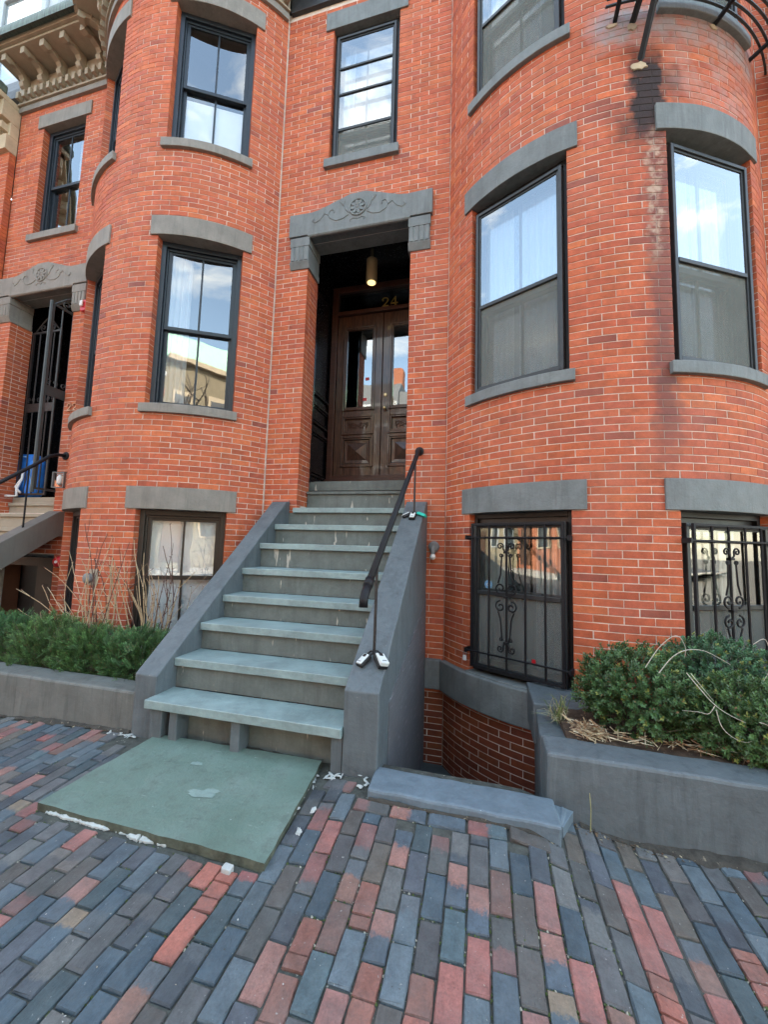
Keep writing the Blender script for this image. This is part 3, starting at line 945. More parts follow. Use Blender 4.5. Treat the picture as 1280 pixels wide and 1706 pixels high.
def cornice(house, F, u0, u1, m1, m2, z=7.20, n=1, gutter=True):
    """frieze, dentil course, brackets and gutter along a face (flat or bowed)"""
    L = u1 - u0
    n = max(1, n)
    MB().arc(F, u0, u1, -0.1, 0.045, z, z + 0.10, n).build('frieze', M[m1], house, bevel=0.004)
    cb = MB()
    cb.arc(F, u0, u1, -0.1, 0.075, z + 0.103, z + 0.135, n)
    cb.arc(F, u0, u1, -0.1, 0.055, z + 0.138, z + 0.30, n)
    cb.arc(F, u0, u1, -0.1, 0.070, z + 0.303, z + 0.50, n)
    cb.build('cornice_board', M[m2], house, bevel=0.004)
    k = int(L / 0.128)
    for i in range(k):
        c = u0 + L * (i + 0.5) / k
        MB().fbox(F, c - 0.030, c + 0.030, 0.056, 0.135, z + 0.160, z + 0.275).build('dentil', M[m2], house)
    k = max(1, int(L / 0.36))
    for i in range(k):
        c = u0 + L * (i + 0.5) / k
        bb = MB()
        prof = [(0.071, z + 0.285), (0.115, z + 0.275), (0.165, z + 0.30), (0.185, z + 0.35), (0.165, z + 0.41), (0.20, z + 0.455), (0.30, z + 0.475), (0.345, z + 0.455), (0.355, z + 0.425), (0.435, z + 0.425), (0.435, z + 0.535), (0.071, z + 0.535)]
        vs = [F.pt(c - 0.045, d, zz) for d, zz in prof] + [F.pt(c + 0.045, d, zz) for d, zz in prof]
        m = len(prof)
        bb.add(vs, [tuple(range(m)), tuple(range(2 * m - 1, m - 1, -1))] + [(q, (q + 1) % m, m + (q + 1) % m, m + q) for q in range(m)])
        bb.build('cornice_bracket', M[m2], house, bevel=0.006)
    sb = MB()
    sb.arc(F, u0, u1, -0.1, 0.46, z + 0.538, z + 0.575, n)
    sb.arc(F, u0, u1, 0.40, 0.50, z + 0.578, z + 0.66, n)
    sb.build('soffit', M[m2], house, bevel=0.004)
    if gutter:
        gb = MB()
        m = 9
        vs, fs = [], []
        ns = max(n, int(L / 0.25))
        for i in range(ns + 1):
            u = u0 + L * i / ns
            for j in range(m):
                an = pi * 0.02 + pi * 0.56 * j / (m - 1)
                vs.append(F.pt(u, 0.42 + 0.17 * sin(an), z + 0.90 - 0.24 * (1 - cos(an))))
        for i in range(ns):
            for j in range(m - 1):
                fs.append((i * m + j, i * m + j + 1, (i + 1) * m + j + 1, (i + 1) * m + j))
        gb.add(vs, fs)
        gb.arc(F, u0, u1, 0.40, 0.585, z + 0.662, z + 0.685, ns)
        gb.build('gutter', M['gutter'], house, smooth=False)
        MB().arc(F, u0, u1, 0.40, 0.455, z + 0.895, z + 0.925, ns).build('gutter_lip', M['copper'], house)
def spiral(F, cu, cz, r0, a0, turns, d, sgn=1, n=26):
    return [F.pt(cu + sgn * r0 * (1 - 0.82 * i / n) * cos(a0 + turns * 2 * pi * i / n), d, cz + r0 * (1 - 0.82 * i / n) * sin(a0 + turns * 2 * pi * i / n)) for i in range(n + 1)]
def door_hood(house, F, uc, dz, mat):
    """carved stone lintel over an entrance with a fluted bracket at each end"""
    o = 0.055
    P = [(-0.925, 3.92), (0.925, 3.92), (0.925, 4.225), (0.62, 4.215), (0.52, 4.23), (0.10, 4.365), (-0.10, 4.365), (-0.52, 4.23), (-0.62, 4.215), (-0.925, 4.225)]
    hood = MB().prism(F, [(uc + u, z + dz) for u, z in P], -0.12, o).build('door_hood', M[mat], house, bevel=0.006)
    MB().tube([F.pt(uc - 0.66, 0.03, 3.915 + dz), F.pt(uc + 0.66, 0.03, 3.915 + dz)], 0.028, 10).build('hood_moulding', M[mat], hood, smooth=False)
    ro = MB()
    cz = 4.165 + dz
    ro.tube([F.pt(uc + 0.105 * cos(a), o + 0.004, cz + 0.105 * sin(a)) for a in [2 * pi * i / 28 for i in range(29)]], 0.012, 6, False)
    for i in range(8):
        a = 2 * pi * i / 8 + 0.2
        ca, sa = cos(a), sin(a)
        for r, w in ((0.055, 0.018),):
            c = (uc + r * ca, cz + r * sa)
            ring_ = [(0.040, 0), (0.018, w), (-0.018, w * 0.8), (-0.036, 0), (-0.018, -w * 0.8), (0.018, -w)]
            poly = [(c[0] + p * ca - q * sa, c[1] + p * sa + q * ca) for p, q in ring_]
            ro.prism(F, poly, o - 0.01, o + 0.014)
    ro.lathe([(0.022, 0.0), (0.022, 0.012), (0.010, 0.018)], F.pt(uc, o, cz), (F.s, -F.c, 0), 10)
    ro.build('rosette', M[mat], hood)
    sc = MB()
    for s in (-1, 1):
        stem = [(0.12, -0.075), (0.19, -0.115), (0.28, -0.125), (0.36, -0.085), (0.39, -0.02), (0.355, 0.03), (0.31, 0.02), (0.31, -0.015)]
        sc.tube([F.pt(uc + s * u, o + 0.001, cz + z) for u, z in stem], 0.0075, 6)
        tail = [(0.38, -0.04), (0.44, 0.0), (0.50, -0.075), (0.56, -0.105), (0.60, -0.075), (0.585, -0.05)]
        sc.tube([F.pt(uc + s * u, o + 0.001, cz + z) for u, z in tail], 0.0075, 6)
        bud = [(0.10, -0.06), (0.15, -0.01), (0.175, 0.05), (0.20, 0.10)]
        sc.tube([F.pt(uc + s * u, o + 0.001, cz + z) for u, z in bud], 0.0075, 6)
        for du in (-0.028, 0.0, 0.028):
            sc.tube([F.pt(uc + s * 0.19, o + 0.001, cz + 0.06), F.pt(uc + s * (0.205 + du), o + 0.003, cz + 0.12)], 0.008, 5)
        small = [(0.0, -0.155), (0.05, -0.135), (0.10, -0.15), (0.085, -0.175)]
        sc.tube([F.pt(uc + s * u, o + 0.001, cz + z) for u, z in small], 0.006, 5)
    sc.build('carved_scroll', M[mat], hood)
    for s in (-1, 1):
        a, b = uc + s * 0.640, uc + s * 0.905
        a, b = min(a, b), max(a, b)
        bb = MB()
        z1, z0 = 3.905 + dz, 3.50 + dz
        bb.fbox(F, a, b, -0.30, 0.045, z1 - 0.12, z1)
        bb.fbox(F, a + 0.008, b - 0.008, -0.30, 0.038, z0 + 0.085, z1 - 0.123)
        w = (b - a - 0.016)
        for i in range(4):
            q = a + 0.008 + w * (i + 0.14) / 4
            bb.fbox(F, q, q + w * 0.18, 0.034, 0.047, z0 + 0.095, z1 - 0.126)
        p = [(0.047, z0 + 0.083), (0.012, z0), (-0.30, z0), (-0.30, z0 + 0.083)]
        vs = [F.pt(a, d, z) for d, z in p] + [F.pt(b, d, z) for d, z in p]
        bb.add(vs, [(0, 1, 2, 3), (7, 6, 5, 4)] + [(i, (i + 1) % 4, 4 + (i + 1) % 4, 4 + i) for i in range(4)])
        bb.build('hood_bracket', M[mat], house, bevel=0.004)

# ------------------------------------------------------------ number 24
F24 = Plane(0, D)
OL, OR = -2.193, -0.862                 # entrance opening of 24
h24 = empty('brick_townhouse', (-0.4, 6.0, -1.4), 'red brick townhouse with grey stone trim, double wooden door and barred windows', 'house', 'row of brick houses')
holes24 = [(OL, OR, -2.4, 3.92), (-1.968, -1.066, 4.88, 6.84)]
core(F24, -2.64, -0.41, -2.35, 7.3, holes24, 0.5).build('entrance_wall', M['mortar'], h24)
ew24 = [o for o in h24.children if o.name.startswith('entrance_wall')][0]
b24 = Bow(XC24)
core(b24, -au(57.0), au(57.0), -2.35, 7.3, BAYHOLES, 0.10).build('bay_wall', M['mortar_bay'], h24)
bw24 = [o for o in h24.children if o.name.startswith('bay_wall')][0]
FRL = Plane(OL, D + 0.096, RAD(90))
FRR = Plane(OR, D + 0.318, RAD(-90))
for F, u1 in ((FRL, 0.222), (FRR, 0.222)):
    pass
jamb_core = MB()
jamb_core.fbox(FRL, -0.09, 0.222, -0.30, -0.004, 0.40, 3.50)
jamb_core.fbox(FRR, 0.0, 0.312, -0.30, -0.004, 0.40, 3.50)
jamb = jamb_core.build('door_jamb', M['mortar'], h24)
jobs = [
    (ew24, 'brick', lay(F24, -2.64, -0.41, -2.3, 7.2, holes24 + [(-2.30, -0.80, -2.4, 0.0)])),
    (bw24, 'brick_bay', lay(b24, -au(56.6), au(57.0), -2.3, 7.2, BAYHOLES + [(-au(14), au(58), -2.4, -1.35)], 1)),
    (jamb, 'brick', lay(FRL, 0.004, 0.222, 0.45, 3.5, []) + lay(FRR, 0.0, 0.218, 0.45, 3.5, [])),
]
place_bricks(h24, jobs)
bay_stone(h24, XC24, 'stone24', 0.0025)
MB().fbox(F24, -2.075, -0.960, -0.2, 0.022, 6.84, 7.10).build('lintel', M['stone24'], h24, bevel=0.005)
MB().fbox(F24, -2.020, -1.035, -0.14, 0.05, 4.82, 4.935).build('window_sill', M['stone24'], h24, bevel=0.006)
door_hood(h24, F24, (OL + OR) / 2, 0.0, 'stone24')
# soffit slab behind the hood
MB().box(OL - 0.02, OR + 0.02, D + 0.125, D + 0.32, 3.92, 4.2).build('hood_soffit', M['stone24'], h24)
# belt course over the area
belt = MB()
belt.fbox(F24, -0.60, -0.425, -0.1, 0.055, -1.475, -1.172)
belt.arc(b24, -au(56.0), -au(11), -0.1, 0.062, -1.475, -1.168, 20, 0.004)
belt.build('belt_course', M['stone24'], h24, bevel=0.012)
for sgn in (-1, 1):
    F = bay_plane(XC24, sgn)
    c = [(-0.40, -0.10, 5), (-0.05, 0.40, 8)] if sgn < 0 else [(-0.42, -0.02, 6), (0.0, 0.42, 7)]
    storm_window(h24, F, 2 * HW, 1.545, 3.600, 0.0, 0.46, c)
    storm_window(h24, F, 2 * HW, 4.830, 6.740, 0.0, 0.48, [(-0.35, 0.2, 8)])
# window over the door: two sashes behind a three-light storm
def upper_window(house):
    F = Plane((-1.968 - 1.066) / 2, D)
    w, z0, z1 = 0.902, 4.935, 6.84
    win = storm_window(house, F, w, z0, z1, -0.02, 0.235, [(-0.40, -0.2, 3)])
    za, zb = z0 + 0.03, z1 - 0.075
    b = w / 2 - 0.006 - 0.028 - 0.05
    zz = za + (zb - za) * 0.235
    bars = MB()
    for t in (0.52, 0.73):
        z = za + (zb - za) * t
        bars.fbox(F, -b, b, -0.06, -0.030, z - 0.012, z + 0.012)
    bars.build('storm_bar', M['frame24'], win)
    sh = MB().fbox(F, -b, b, -0.20, -0.19, z1 - 0.35, z1 - 0.05).build('roller_blind', M['room'], win)
    return win
upper_window(h24)

def grille(house, F, w, z0, z1):
    """bolted iron window guard with a scrolled middle bar"""
    gr = MB()
    h = w / 2 - 0.05
    d = 0.045
    ring(gr, F, -h, h, z0 + 0.06, z1 - 0.10, 0.020, d - 0.012, d + 0.012)
    g = gr.build('window_grille', M['iron'], house, bevel=0.002)
    for zz in (z0 + 0.20, z1 - 0.235):
        MB().tube([F.pt(-h - 0.055, d + 0.012, zz), F.pt(h + 0.055, d + 0.012, zz)], 0.009, 6).build('cross_rail', M['iron'], g)
    us = [-h + 2 * h * t for t in (0.22, 0.42, 0.62, 0.82)]
    for u in us:
        MB().tube([F.pt(u, d + 0.002, z0 + 0.075), F.pt(u, d + 0.002, z1 - 0.115)], 0.010, 6).build('bar', M['iron'], g)
    u = us[1]
    zc = (z0 + z1) / 2 - 0.02
    d2 = d + 0.016
    sc = MB()
    for s in (-1, 1):
        sc.tube(spiral(F, u + s * 0.052, zc + 0.075, 0.052, -pi / 2 if s > 0 else -pi / 2, 1.25, d2, s, 22), 0.008, 6)
        sc.tube(spiral(F, u + s * 0.052, zc - 0.085, 0.052, pi / 2, -1.25, d2, s, 22), 0.008, 6)
        sc.tube([F.pt(u + s * 0.075, d2, zc + 0.12), F.pt(u + s * 0.050, d2, zc + 0.20), F.pt(u + s * 0.040, d2, zc + 0.36), F.pt(u + s * 0.03, d2, zc + 0.385)], 0.007, 6)
        sc.tube([F.pt(u + s * 0.075, d2, zc - 0.13), F.pt(u + s * 0.050, d2, zc - 0.20), F.pt(u + s * 0.036, d2, zc - 0.36), F.pt(u + s * 0.03, d2, zc - 0.385)], 0.007, 6)
        sc.tube(spiral(F, u + s * 0.055, zc + 0.455, 0.034, pi * 1.15, -1.3, d2, s, 18), 0.007, 6)
        sc.tube([F.pt(u, d2, zc + 0.40), F.pt(u + s * 0.024, d2, zc + 0.425), F.pt(u + s * 0.030, d2, zc + 0.46)], 0.007, 6)
        sc.tube(spiral(F, u + s * 0.045, zc + 0.375, 0.020, pi, 1.2, d2, s, 14), 0.006, 6)
        sc.tube(spiral(F, u + s * 0.055, zc - 0.455, 0.034, pi * 0.85, 1.3, d2, s, 18), 0.007, 6)
        sc.tube([F.pt(u, d2, zc - 0.40), F.pt(u + s * 0.024, d2, zc - 0.425), F.pt(u + s * 0.030, d2, zc - 0.46)], 0.007, 6)
        sc.tube(spiral(F, u + s * 0.045, zc - 0.375, 0.020, pi, -1.2, d2, s, 14), 0.006, 6)
    for zz in (0.40, 0.0, -0.40):
        sc.fbox(F, u - 0.020, u + 0.020, d - 0.012, d2 + 0.010, zc + zz - 0.010, zc + zz + 0.010)
    sc.build('grille_scroll', M['iron'], g)
    for zz in (z0 + 0.20, z1 - 0.235):
        for s in (-1, 1):
            MB().fbox(F, s * (h + 0.045) - 0.010, s * (h + 0.045) + 0.010, -0.02, d + 0.030, zz - 0.020, zz + 0.020).build('grille_lug', M['iron'], g)
for sgn in (-1, 1):
    F = bay_plane(XC24, sgn)
    w = storm_window(h24, F, 2 * HW, -1.155, 0.345, 0.0, 0.52, [(-0.42, -0.16, 5), (0.10, 0.42, 6)], gl='glass_low')
    grille(h24, F, 2 * HW, -1.155, 0.345)
    if sgn < 0:
        mb = MB().lathe([(0.040, 0), (0.040, 0.002)], F.pt(-0.275, -0.012, -0.33), (F.s, -F.c, 0), 16)
        st = mb.build('window_sticker', M['sticker'], w)
        fish = [(-0.018, 0.0), (-0.008, 0.010), (0.006, 0.010), (0.022, -0.008)]
        fm = MB()
        for s in (-1, 1):
            fm.tube([F.pt(-0.275 + u, -0.008, -0.33 + s * z) for u, z in fish], 0.0022, 4)
        fm.build('sticker_mark', M['whitep'], w)
        MB().prism(F, [(0.128, -0.965), (0.145, -0.985), (0.162, -0.965), (0.160, -0.938), (0.130, -0.938)], -0.028, -0.024).build('window_sticker', M['red'], w, label='small red shield sticker in the corner of the glass')

# vestibule and double door
YD = 5.50
vb = MB()
VL, VR = -2.36, -0.70
vb.quad((VL, D + 0.32, 0.80), (VL, YD + 0.1, 0.80), (VL, YD + 0.1, 4.16), (VL, D + 0.32, 4.16))
vb.quad((VR, D + 0.32, 0.80), (VR, YD + 0.1, 0.80), (VR, YD + 0.1, 4.16), (VR, D + 0.32, 4.16))
vb.quad((VL, D + 0.32, 4.16), (VR, D + 0.32, 4.16), (VR, YD + 0.1, 4.16), (VL, YD + 0.1, 4.16))
vb.box(VL, OL - 0.002, D + 0.322, D + 0.36, 0.80, 4.16)
vb.box(OR + 0.002, VR, D + 0.322, D + 0.36, 0.80, 4.16)
vb.box(VL, VR, YD + 0.102, YD + 0.15, 0.8, 4.2)
vest = vb.build('vestibule', M['blackwood'], h24)
FV = Plane(VL, D + 0.36, RAD(90))
FV2 = Plane(VR, YD, RAD(-90))
for F in (FV, FV2):
    for a, b in ((0.96, 1.62), (1.72, 2.02), (2.14, 3.80)):
        pm = MB()
        ring(pm, F, 0.20, 0.98, a, b, 0.035, 0.002, 0.028)
        ring(pm, F, 0.25, 0.93, a + 0.05, b - 0.05, 0.018, 0.002, 0.018)
        pm.build('wall_panel', M['blackwood'], vest, bevel=0.004)
MB().box(VL, VR, D + 0.40, YD + 0.1, 0.70, 0.815).build('vestibule_floor', M['riser'], h24)
FD = Plane((OL + OR) / 2 + 0.03, YD)
DZ0, DZ1, TZ1 = 1.00, 3.57, 3.95
fb = MB()
ring(fb, FD, -0.835, 0.835, 0.95, TZ1 + 0.10, 0.095, -0.10, 0.03)
fb.fbox(FD, -0.74, 0.74, -0.06, 0.045, DZ1 + 0.006, DZ1 + 0.065)
fb.fbox(FD, -0.86, 0.86, 0.0, 0.075, 0.90, 0.985)
dframe = fb.build('door_frame', M['wood2'], h24, bevel=0.006)
MB().fbox(FD, -0.74, 0.74, -0.034, -0.028, DZ1 + 0.065, TZ1 + 0.005).build('transom_pane', M['glass_door'], dframe)
# gilt numerals on the transom
def numeral(mb, F, ch, u, z, s, d0, d1):
    def st(p, w):
        for (a, b), (c, e) in zip(p, p[1:]):
            dx, dz = c - a, e - b
            l = math.hypot(dx, dz)
            nx, nz = -dz / l * w / 2, dx / l * w / 2
            mb.prism(F, [(u + s * (a + nx), z + s * (b + nz)), (u + s * (a - nx), z + s * (b - nz)), (u + s * (c - nx), z + s * (e - nz)), (u + s * (c + nx), z + s * (e + nz))], d0, d1)
    if ch == '2':
        arc_ = [(0.36 + 0.30 * cos(RAD(a)), 0.70 + 0.27 * sin(RAD(a))) for a in range(170, -41, -21)]
        st(arc_, 0.11)
        st([arc_[-1], (0.36, 0.28), (0.08, 0.07)], 0.11)
        st([(0.04, 0.075), (0.72, 0.075)], 0.15)
        mb.prism(F, [(u + s * p, z + s * q) for p, q in ((0.06, 0.62), (0.18, 0.62), (0.20, 0.74), (0.06, 0.74))], d0, d1)
    if ch == '4':
        st([(0.52, 0.98), (0.06, 0.32)], 0.08)
        st([(0.02, 0.30), (0.80, 0.30)], 0.12)
        st([(0.54, 1.0), (0.54, 0.0)], 0.15)
        st([(0.38, 0.03), (0.72, 0.03)], 0.06)
nm = MB()
numeral(nm, FD, '2', -0.045, 3.672, 0.150, -0.027, -0.022)
numeral(nm, FD, '4', 0.09, 3.672, 0.150, -0.027, -0.022)
nm.build('house_number', M['gold'], dframe, label='gilt number 24 on the transom glass')
for s in (-1, 1):
    u0, u1 = (-0.735, -0.004) if s < 0 else (0.004, 0.735)
    lf = MB()
    st_ = 0.135
    lf.fbox(FD, u0, u0 + st_, -0.055, -0.005, DZ0, DZ1)
    lf.fbox(FD, u1 - st_, u1, -0.055, -0.005, DZ0, DZ1)
    for a, b in ((DZ0, 1.20), (1.62, 1.70), (1.945, 2.075), (3.36, DZ1)):
        lf.fbox(FD, u0 + st_, u1 - st_, -0.055, -0.005, a, b)
    leaf = lf.build('door_leaf', M['wood'], h24, bevel=0.006)
    a, b = u0 + st_, u1 - st_
    mo = MB()
    for z0, z1 in ((1.20, 1.62), (1.70, 1.945), (2.075, 3.36)):
        ring(mo, FD, a - 0.028, b + 0.028, z0 - 0.028, z1 + 0.028, 0.030, -0.010, 0.016)
        ring(mo, FD, a + 0.002, b - 0.002, z0 + 0.002, z1 - 0.002, 0.024, -0.040, 0.004)
    mo.build('door_moulding', M['wood'], leaf, bevel=0.005)
    pane(FD, a, b, 2.08, 3.355, -0.028, leaf, 'glass_door', 'door_pane')
    MB().fbox(FD, a, b, -0.050, -0.034, 1.70, 1.945).build('carved_panel', M['wood'], leaf)
    cv = MB()
    uc, zc = (a + b) / 2, 1.822
    for q in (-1, 1):
        cv.tube(spiral(FD, uc + q * 0.06, zc, 0.045, 0, 1.4, -0.028, q, 18), 0.009, 6)
        cv.tube(spiral(FD, uc + q * 0.13, zc + 0.005, 0.040, pi, -1.2, -0.028, q, 18), 0.009, 6)
        for k in range(3):
            cv.tube([FD.pt(uc + q * (0.03 + 0.05 * k), -0.030, zc - 0.05), FD.pt(uc + q * (0.05 + 0.05 * k), -0.024, zc + 0.045)], 0.008, 5)
    cv.lathe([(0.024, 0), (0.02, 0.016), (0.008, 0.022)], FD.pt(uc, -0.034, zc), (0, -1, 0), 10)
    cv.build('carving', M['wood'], leaf)
    py = MB()
    m_, zz0, zz1 = 0.035, 1.20 + 0.035, 1.62 - 0.035
    am, zm = (a + b) / 2, (zz0 + zz1) / 2
    i_ = 0.045
    base = [FD.pt(a + m_, -0.050, zz0), FD.pt(b - m_, -0.050, zz0), FD.pt(b - m_, -0.050, zz1), FD.pt(a + m_, -0.050, zz1)]
    step = [FD.pt(a + m_, -0.014, zz0), FD.pt(b - m_, -0.014, zz0), FD.pt(b - m_, -0.014, zz1), FD.pt(a + m_, -0.014, zz1)]
    inn = [FD.pt(a + m_ + i_, -0.018, zz0 + i_), FD.pt(b - m_ - i_, -0.018, zz0 + i_), FD.pt(b - m_ - i_, -0.018, zz1 - i_), FD.pt(a + m_ + i_, -0.018, zz1 - i_)]
    vs = base + step + inn + [FD.pt(am, 0.036, zm)]
    py.add(vs, [(i, (i + 1) % 4, 4 + (i + 1) % 4, 4 + i) for i in range(4)] + [(4 + i, 4 + (i + 1) % 4, 8 + (i + 1) % 4, 8 + i) for i in range(4)] + [(8 + i, 8 + (i + 1) % 4, 12) for i in range(4)])
    py.build('raised_panel', M['wood'], leaf)
    if s > 0:
        MB().lathe([(0.020, 0), (0.020, 0.012), (0.012, 0.016), (0.026, 0.035), (0.028, 0.05), (0.015, 0.062)], FD.pt(u0 + 0.055, -0.005, 2.05), (0, -1, 0), 14).build('door_knob', M['brass'], leaf, smooth=True)
        MB().lathe([(0.030, 0), (0.030, 0.008), (0.018, 0.014)], FD.pt(u0 + 0.055, -0.005, 2.265), (0, -1, 0), 14).build('door_lock', M['brass'], leaf)
    else:
        for uu, zz in ((0.10, 2.20), (0.13, 2.52)):
            MB().fbox(FD, uc + uu - 0.03, uc + uu + 0.03, -0.027, -0.024, zz, zz + 0.045).build('door_spot', M['red'], leaf)  # small red spots on the left door pane
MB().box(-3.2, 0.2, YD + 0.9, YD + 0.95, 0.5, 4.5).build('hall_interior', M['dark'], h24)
# dark frieze of 24 and the body of the house
fz = MB()
fz.fbox(F24, -2.60, -0.45, -0.1, 0.05, 7.25, 7.50)
fz.fbox(F24, -2.60, -0.45, -0.1, 0.14, 7.503, 7.65)
fz.arc(b24, -au(56), au(56), -0.1, 0.05, 7.20, 7.45, 24)
fz.arc(b24, -au(56), au(56), -0.1, 0.14, 7.453, 7.60, 24)
fz.build('frieze', M['frame24'], h24, bevel=0.006)
def body(house, x0, x1):
    mb = MB()
    y0, y1 = D + 2.9, D + 12
    mb.box(x0 + 0.01, x1 - 0.01, y0, y1, -2.4, 7.2)
    mb.build('house_body', M['farbrick'], house)
    rb = MB()
    rb.hexa([(x0, D + 0.05, 7.76), (x1, D + 0.05, 7.76), (x1, y1, 7.76), (x0, y1, 7.76), (x0, D + 1.1, 10.6), (x1, D + 1.1, 10.6), (x1, y1, 10.6), (x0, y1, 10.6)])
    rb.build('roof', M['slate'], house)
    MB().box(x0 + 0.005, x1 - 0.005, D + 0.04, D + 2.9, 7.60, 7.755).build('attic_floor', M['slate'], house)
    MB().box(x0 + 0.005, x0 + 0.03, D + 0.34, D + 2.9, -2.4, 7.55).build('party_wall', M['farbrick'], house)
    MB().box(x1 - 0.03, x1 - 0.005, D + 0.34, D + 2.9, -2.4, 7.55).build('party_wall', M['farbrick'], house)
body(h24, -2.64, 2.61)
MB().tube([F24.pt(-2.636, 0.004, -1.2), F24.pt(-2.636, 0.004, 7.2)], 0.0045, 5).build('caulk_joint', M['caulk'], h24)
def bay_cap(house, xc):
    F = Bow(xc)
    pts = [F.pt(au(t), 0.10, 7.66)[:2] for t in range(-56, 57, 7)] + [(xc + BH, D + 0.1), (xc - BH, D + 0.1)]
    n = len(pts)
    mb = MB().add([(x, y, 7.61) for x, y in pts] + [(x, y, 7.66) for x, y in pts], [tuple(range(n))[::-1], tuple(range(n, 2 * n))] + [(i, (i + 1) % n, n + (i + 1) % n, n + i) for i in range(n)])
    mb.build('bay_roof', M['slate'], house)
bay_cap(h24, XC24)

# ------------------------------------------------------------ number 22
DZ = -0.09
h22 = empty('brick_townhouse', (-5.6, 6.0, -1.4), 'red brick townhouse with brown grey trim, tan bracketed cornice and iron gated doorway', 'house', 'row of brick houses')
X22L, X22R = -7.66, XC22 - BH
PL, PR = -7.36, -6.055                    # entrance opening of 22
holes22 = [(PL, PR, -2.4 + 2.75, 3.92 + DZ), (-7.10, -6.20, 4.80, 6.74), (-7.30, -5.95, -1.5, -0.25)]
ew22 = core(F24, X22L, X22R, -1.5, 7.3, holes22, 0.5).build('entrance_wall', M['mortar'], h22)
b22 = Bow(XC22)
bw22 = core(b22, -au(57), au(57), -1.5, 7.3, BAYHOLES, 0.10).build('bay_wall', M['mortar'], h22)
GRL = Plane(PL, D + 0.096, RAD(90))
GRR = Plane(PR, D + 0.318, RAD(-90))
jb = MB()
jb.fbox(GRL, -0.09, 0.222, -0.30, -0.004, 0.35, 3.42)
jb.fbox(GRR, 0.0, 0.312, -0.30, -0.004, 0.35, 3.42)
jamb22 = jb.build('door_jamb', M['mortar'], h22)
place_bricks(h22, [
    (ew22, 'brick', lay(F24, X22L, X22R, -1.45, 7.2, holes22)),
    (bw22, 'brick', lay(b22, -au(57), au(56.6), -1.45, 7.2, BAYHOLES, 1)),
    (jamb22, 'brick', lay(GRL, 0.004, 0.222, 0.35, 3.42, []) + lay(GRR, 0, 0.218, 0.35, 3.42, [])),
])
bay_stone(h22, XC22, 'stone22', 0.002)
bay_cap(h22, XC22)
MB().fbox(F24, -7.21, -6.09, -0.2, 0.022, 6.74, 6.97).build('lintel', M['stone22'], h22, bevel=0.005)
MB().fbox(F24, -7.16, -6.14, -0.14, 0.05, 4.72, 4.83).build('window_sill', M['stone22'], h22, bevel=0.006)
door_hood(h22, F24, (PL + PR) / 2, DZ, 'stone22')
MB().box(PL - 0.02, PR + 0.02, D + 0.125, D + 0.32, 3.92 + DZ, 4.1).build('hood_soffit', M['stone22'], h22)
for sgn in (-1, 1):
    F = bay_plane(XC22, sgn)
    new_window(h22, F, 2 * HW, 1.545, 3.600, curt=[(-0.40, -0.14, 4)] if sgn > 0 else [(-0.4, -0.1, 4), (0.1, 0.4, 4)])
    new_window(h22, F, 2 * HW, 4.830, 6.740, blind=(4.85, 5.66) if sgn > 0 else None)
    new_window(h22, F, 2 * HW, -1.155, 0.345, blind=(-1.10, 0.30), frame='black' if sgn < 0 else 'brownframe') if 'brownframe' in M else new_window(h22, F, 2 * HW, -1.155, 0.345, blind=(-1.10, 0.30), frame='frame22')
new_window(h22, Plane(-6.65, D), 0.90, 4.83, 6.74, curt=[(0.05, 0.38, 4)])
cornice(h22, F24, X22L, X22R + 0.02, 'stone22', 'tan', 7.12, 1)
cornice(h22, b22, -au(54), au(56), 'stone22', 'tan', 7.15, 28, gutter=False)
body(h22, X22L, -2.645)
# dormer on the slate roof of 22
dm = MB()
FDm = Plane(-8.45, D + 0.30)
dm.fbox(FDm, -0.85, 0.85, -1.0, 0.0, 7.80, 10.6)
dorm = dm.build('dormer', M['palewood'], h22, bevel=0.01)
d2 = MB()
ring(d2, FDm, -0.62, 0.62, 8.3, 10.3, 0.12, 0.002, 0.05)
d2.fbox(FDm, -0.50, 0.50, 0.002, 0.04, 9.30, 9.36)
d2.build('dormer_window_frame', M['palewood'], dorm, bevel=0.006)
MB().fbox(FDm, -0.50, 0.50, 0.003, 0.008, 8.42, 10.18).build('dormer_pane', M['glass'], dorm)
MB().fbox(FDm, -0.98, 0.98, -1.0, 0.20, 10.605, 10.8).build('dormer_roof', M['tan'], dorm, bevel=0.01)

# doorway of 22: dark hall, double iron gate
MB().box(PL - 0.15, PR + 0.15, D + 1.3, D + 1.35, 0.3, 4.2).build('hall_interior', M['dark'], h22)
vb = MB()
vb.quad((PL - 0.12, D + 0.32, 0.3), (PL - 0.12, D + 1.3, 0.3), (PL - 0.12, D + 1.3, 4.1), (PL - 0.12, D + 0.32, 4.1))
vb.quad((PR + 0.12, D + 0.32, 0.3), (PR + 0.12, D + 1.3, 0.3), (PR + 0.12, D + 1.3, 4.1), (PR + 0.12, D + 0.32, 4.1))
vb.quad((PL - 0.12, D + 0.32, 4.0), (PR + 0.12, D + 0.32, 4.0), (PR + 0.12, D + 1.3, 4.0), (PL - 0.12, D + 1.3, 4.0))
vb.build('vestibule', M['blackwood'], h22)
MB().box(PL - 0.1, PR + 0.1, D + 0.30, D + 1.3, 0.50, 0.62).build('vestibule_floor', M['tread22'], h22)
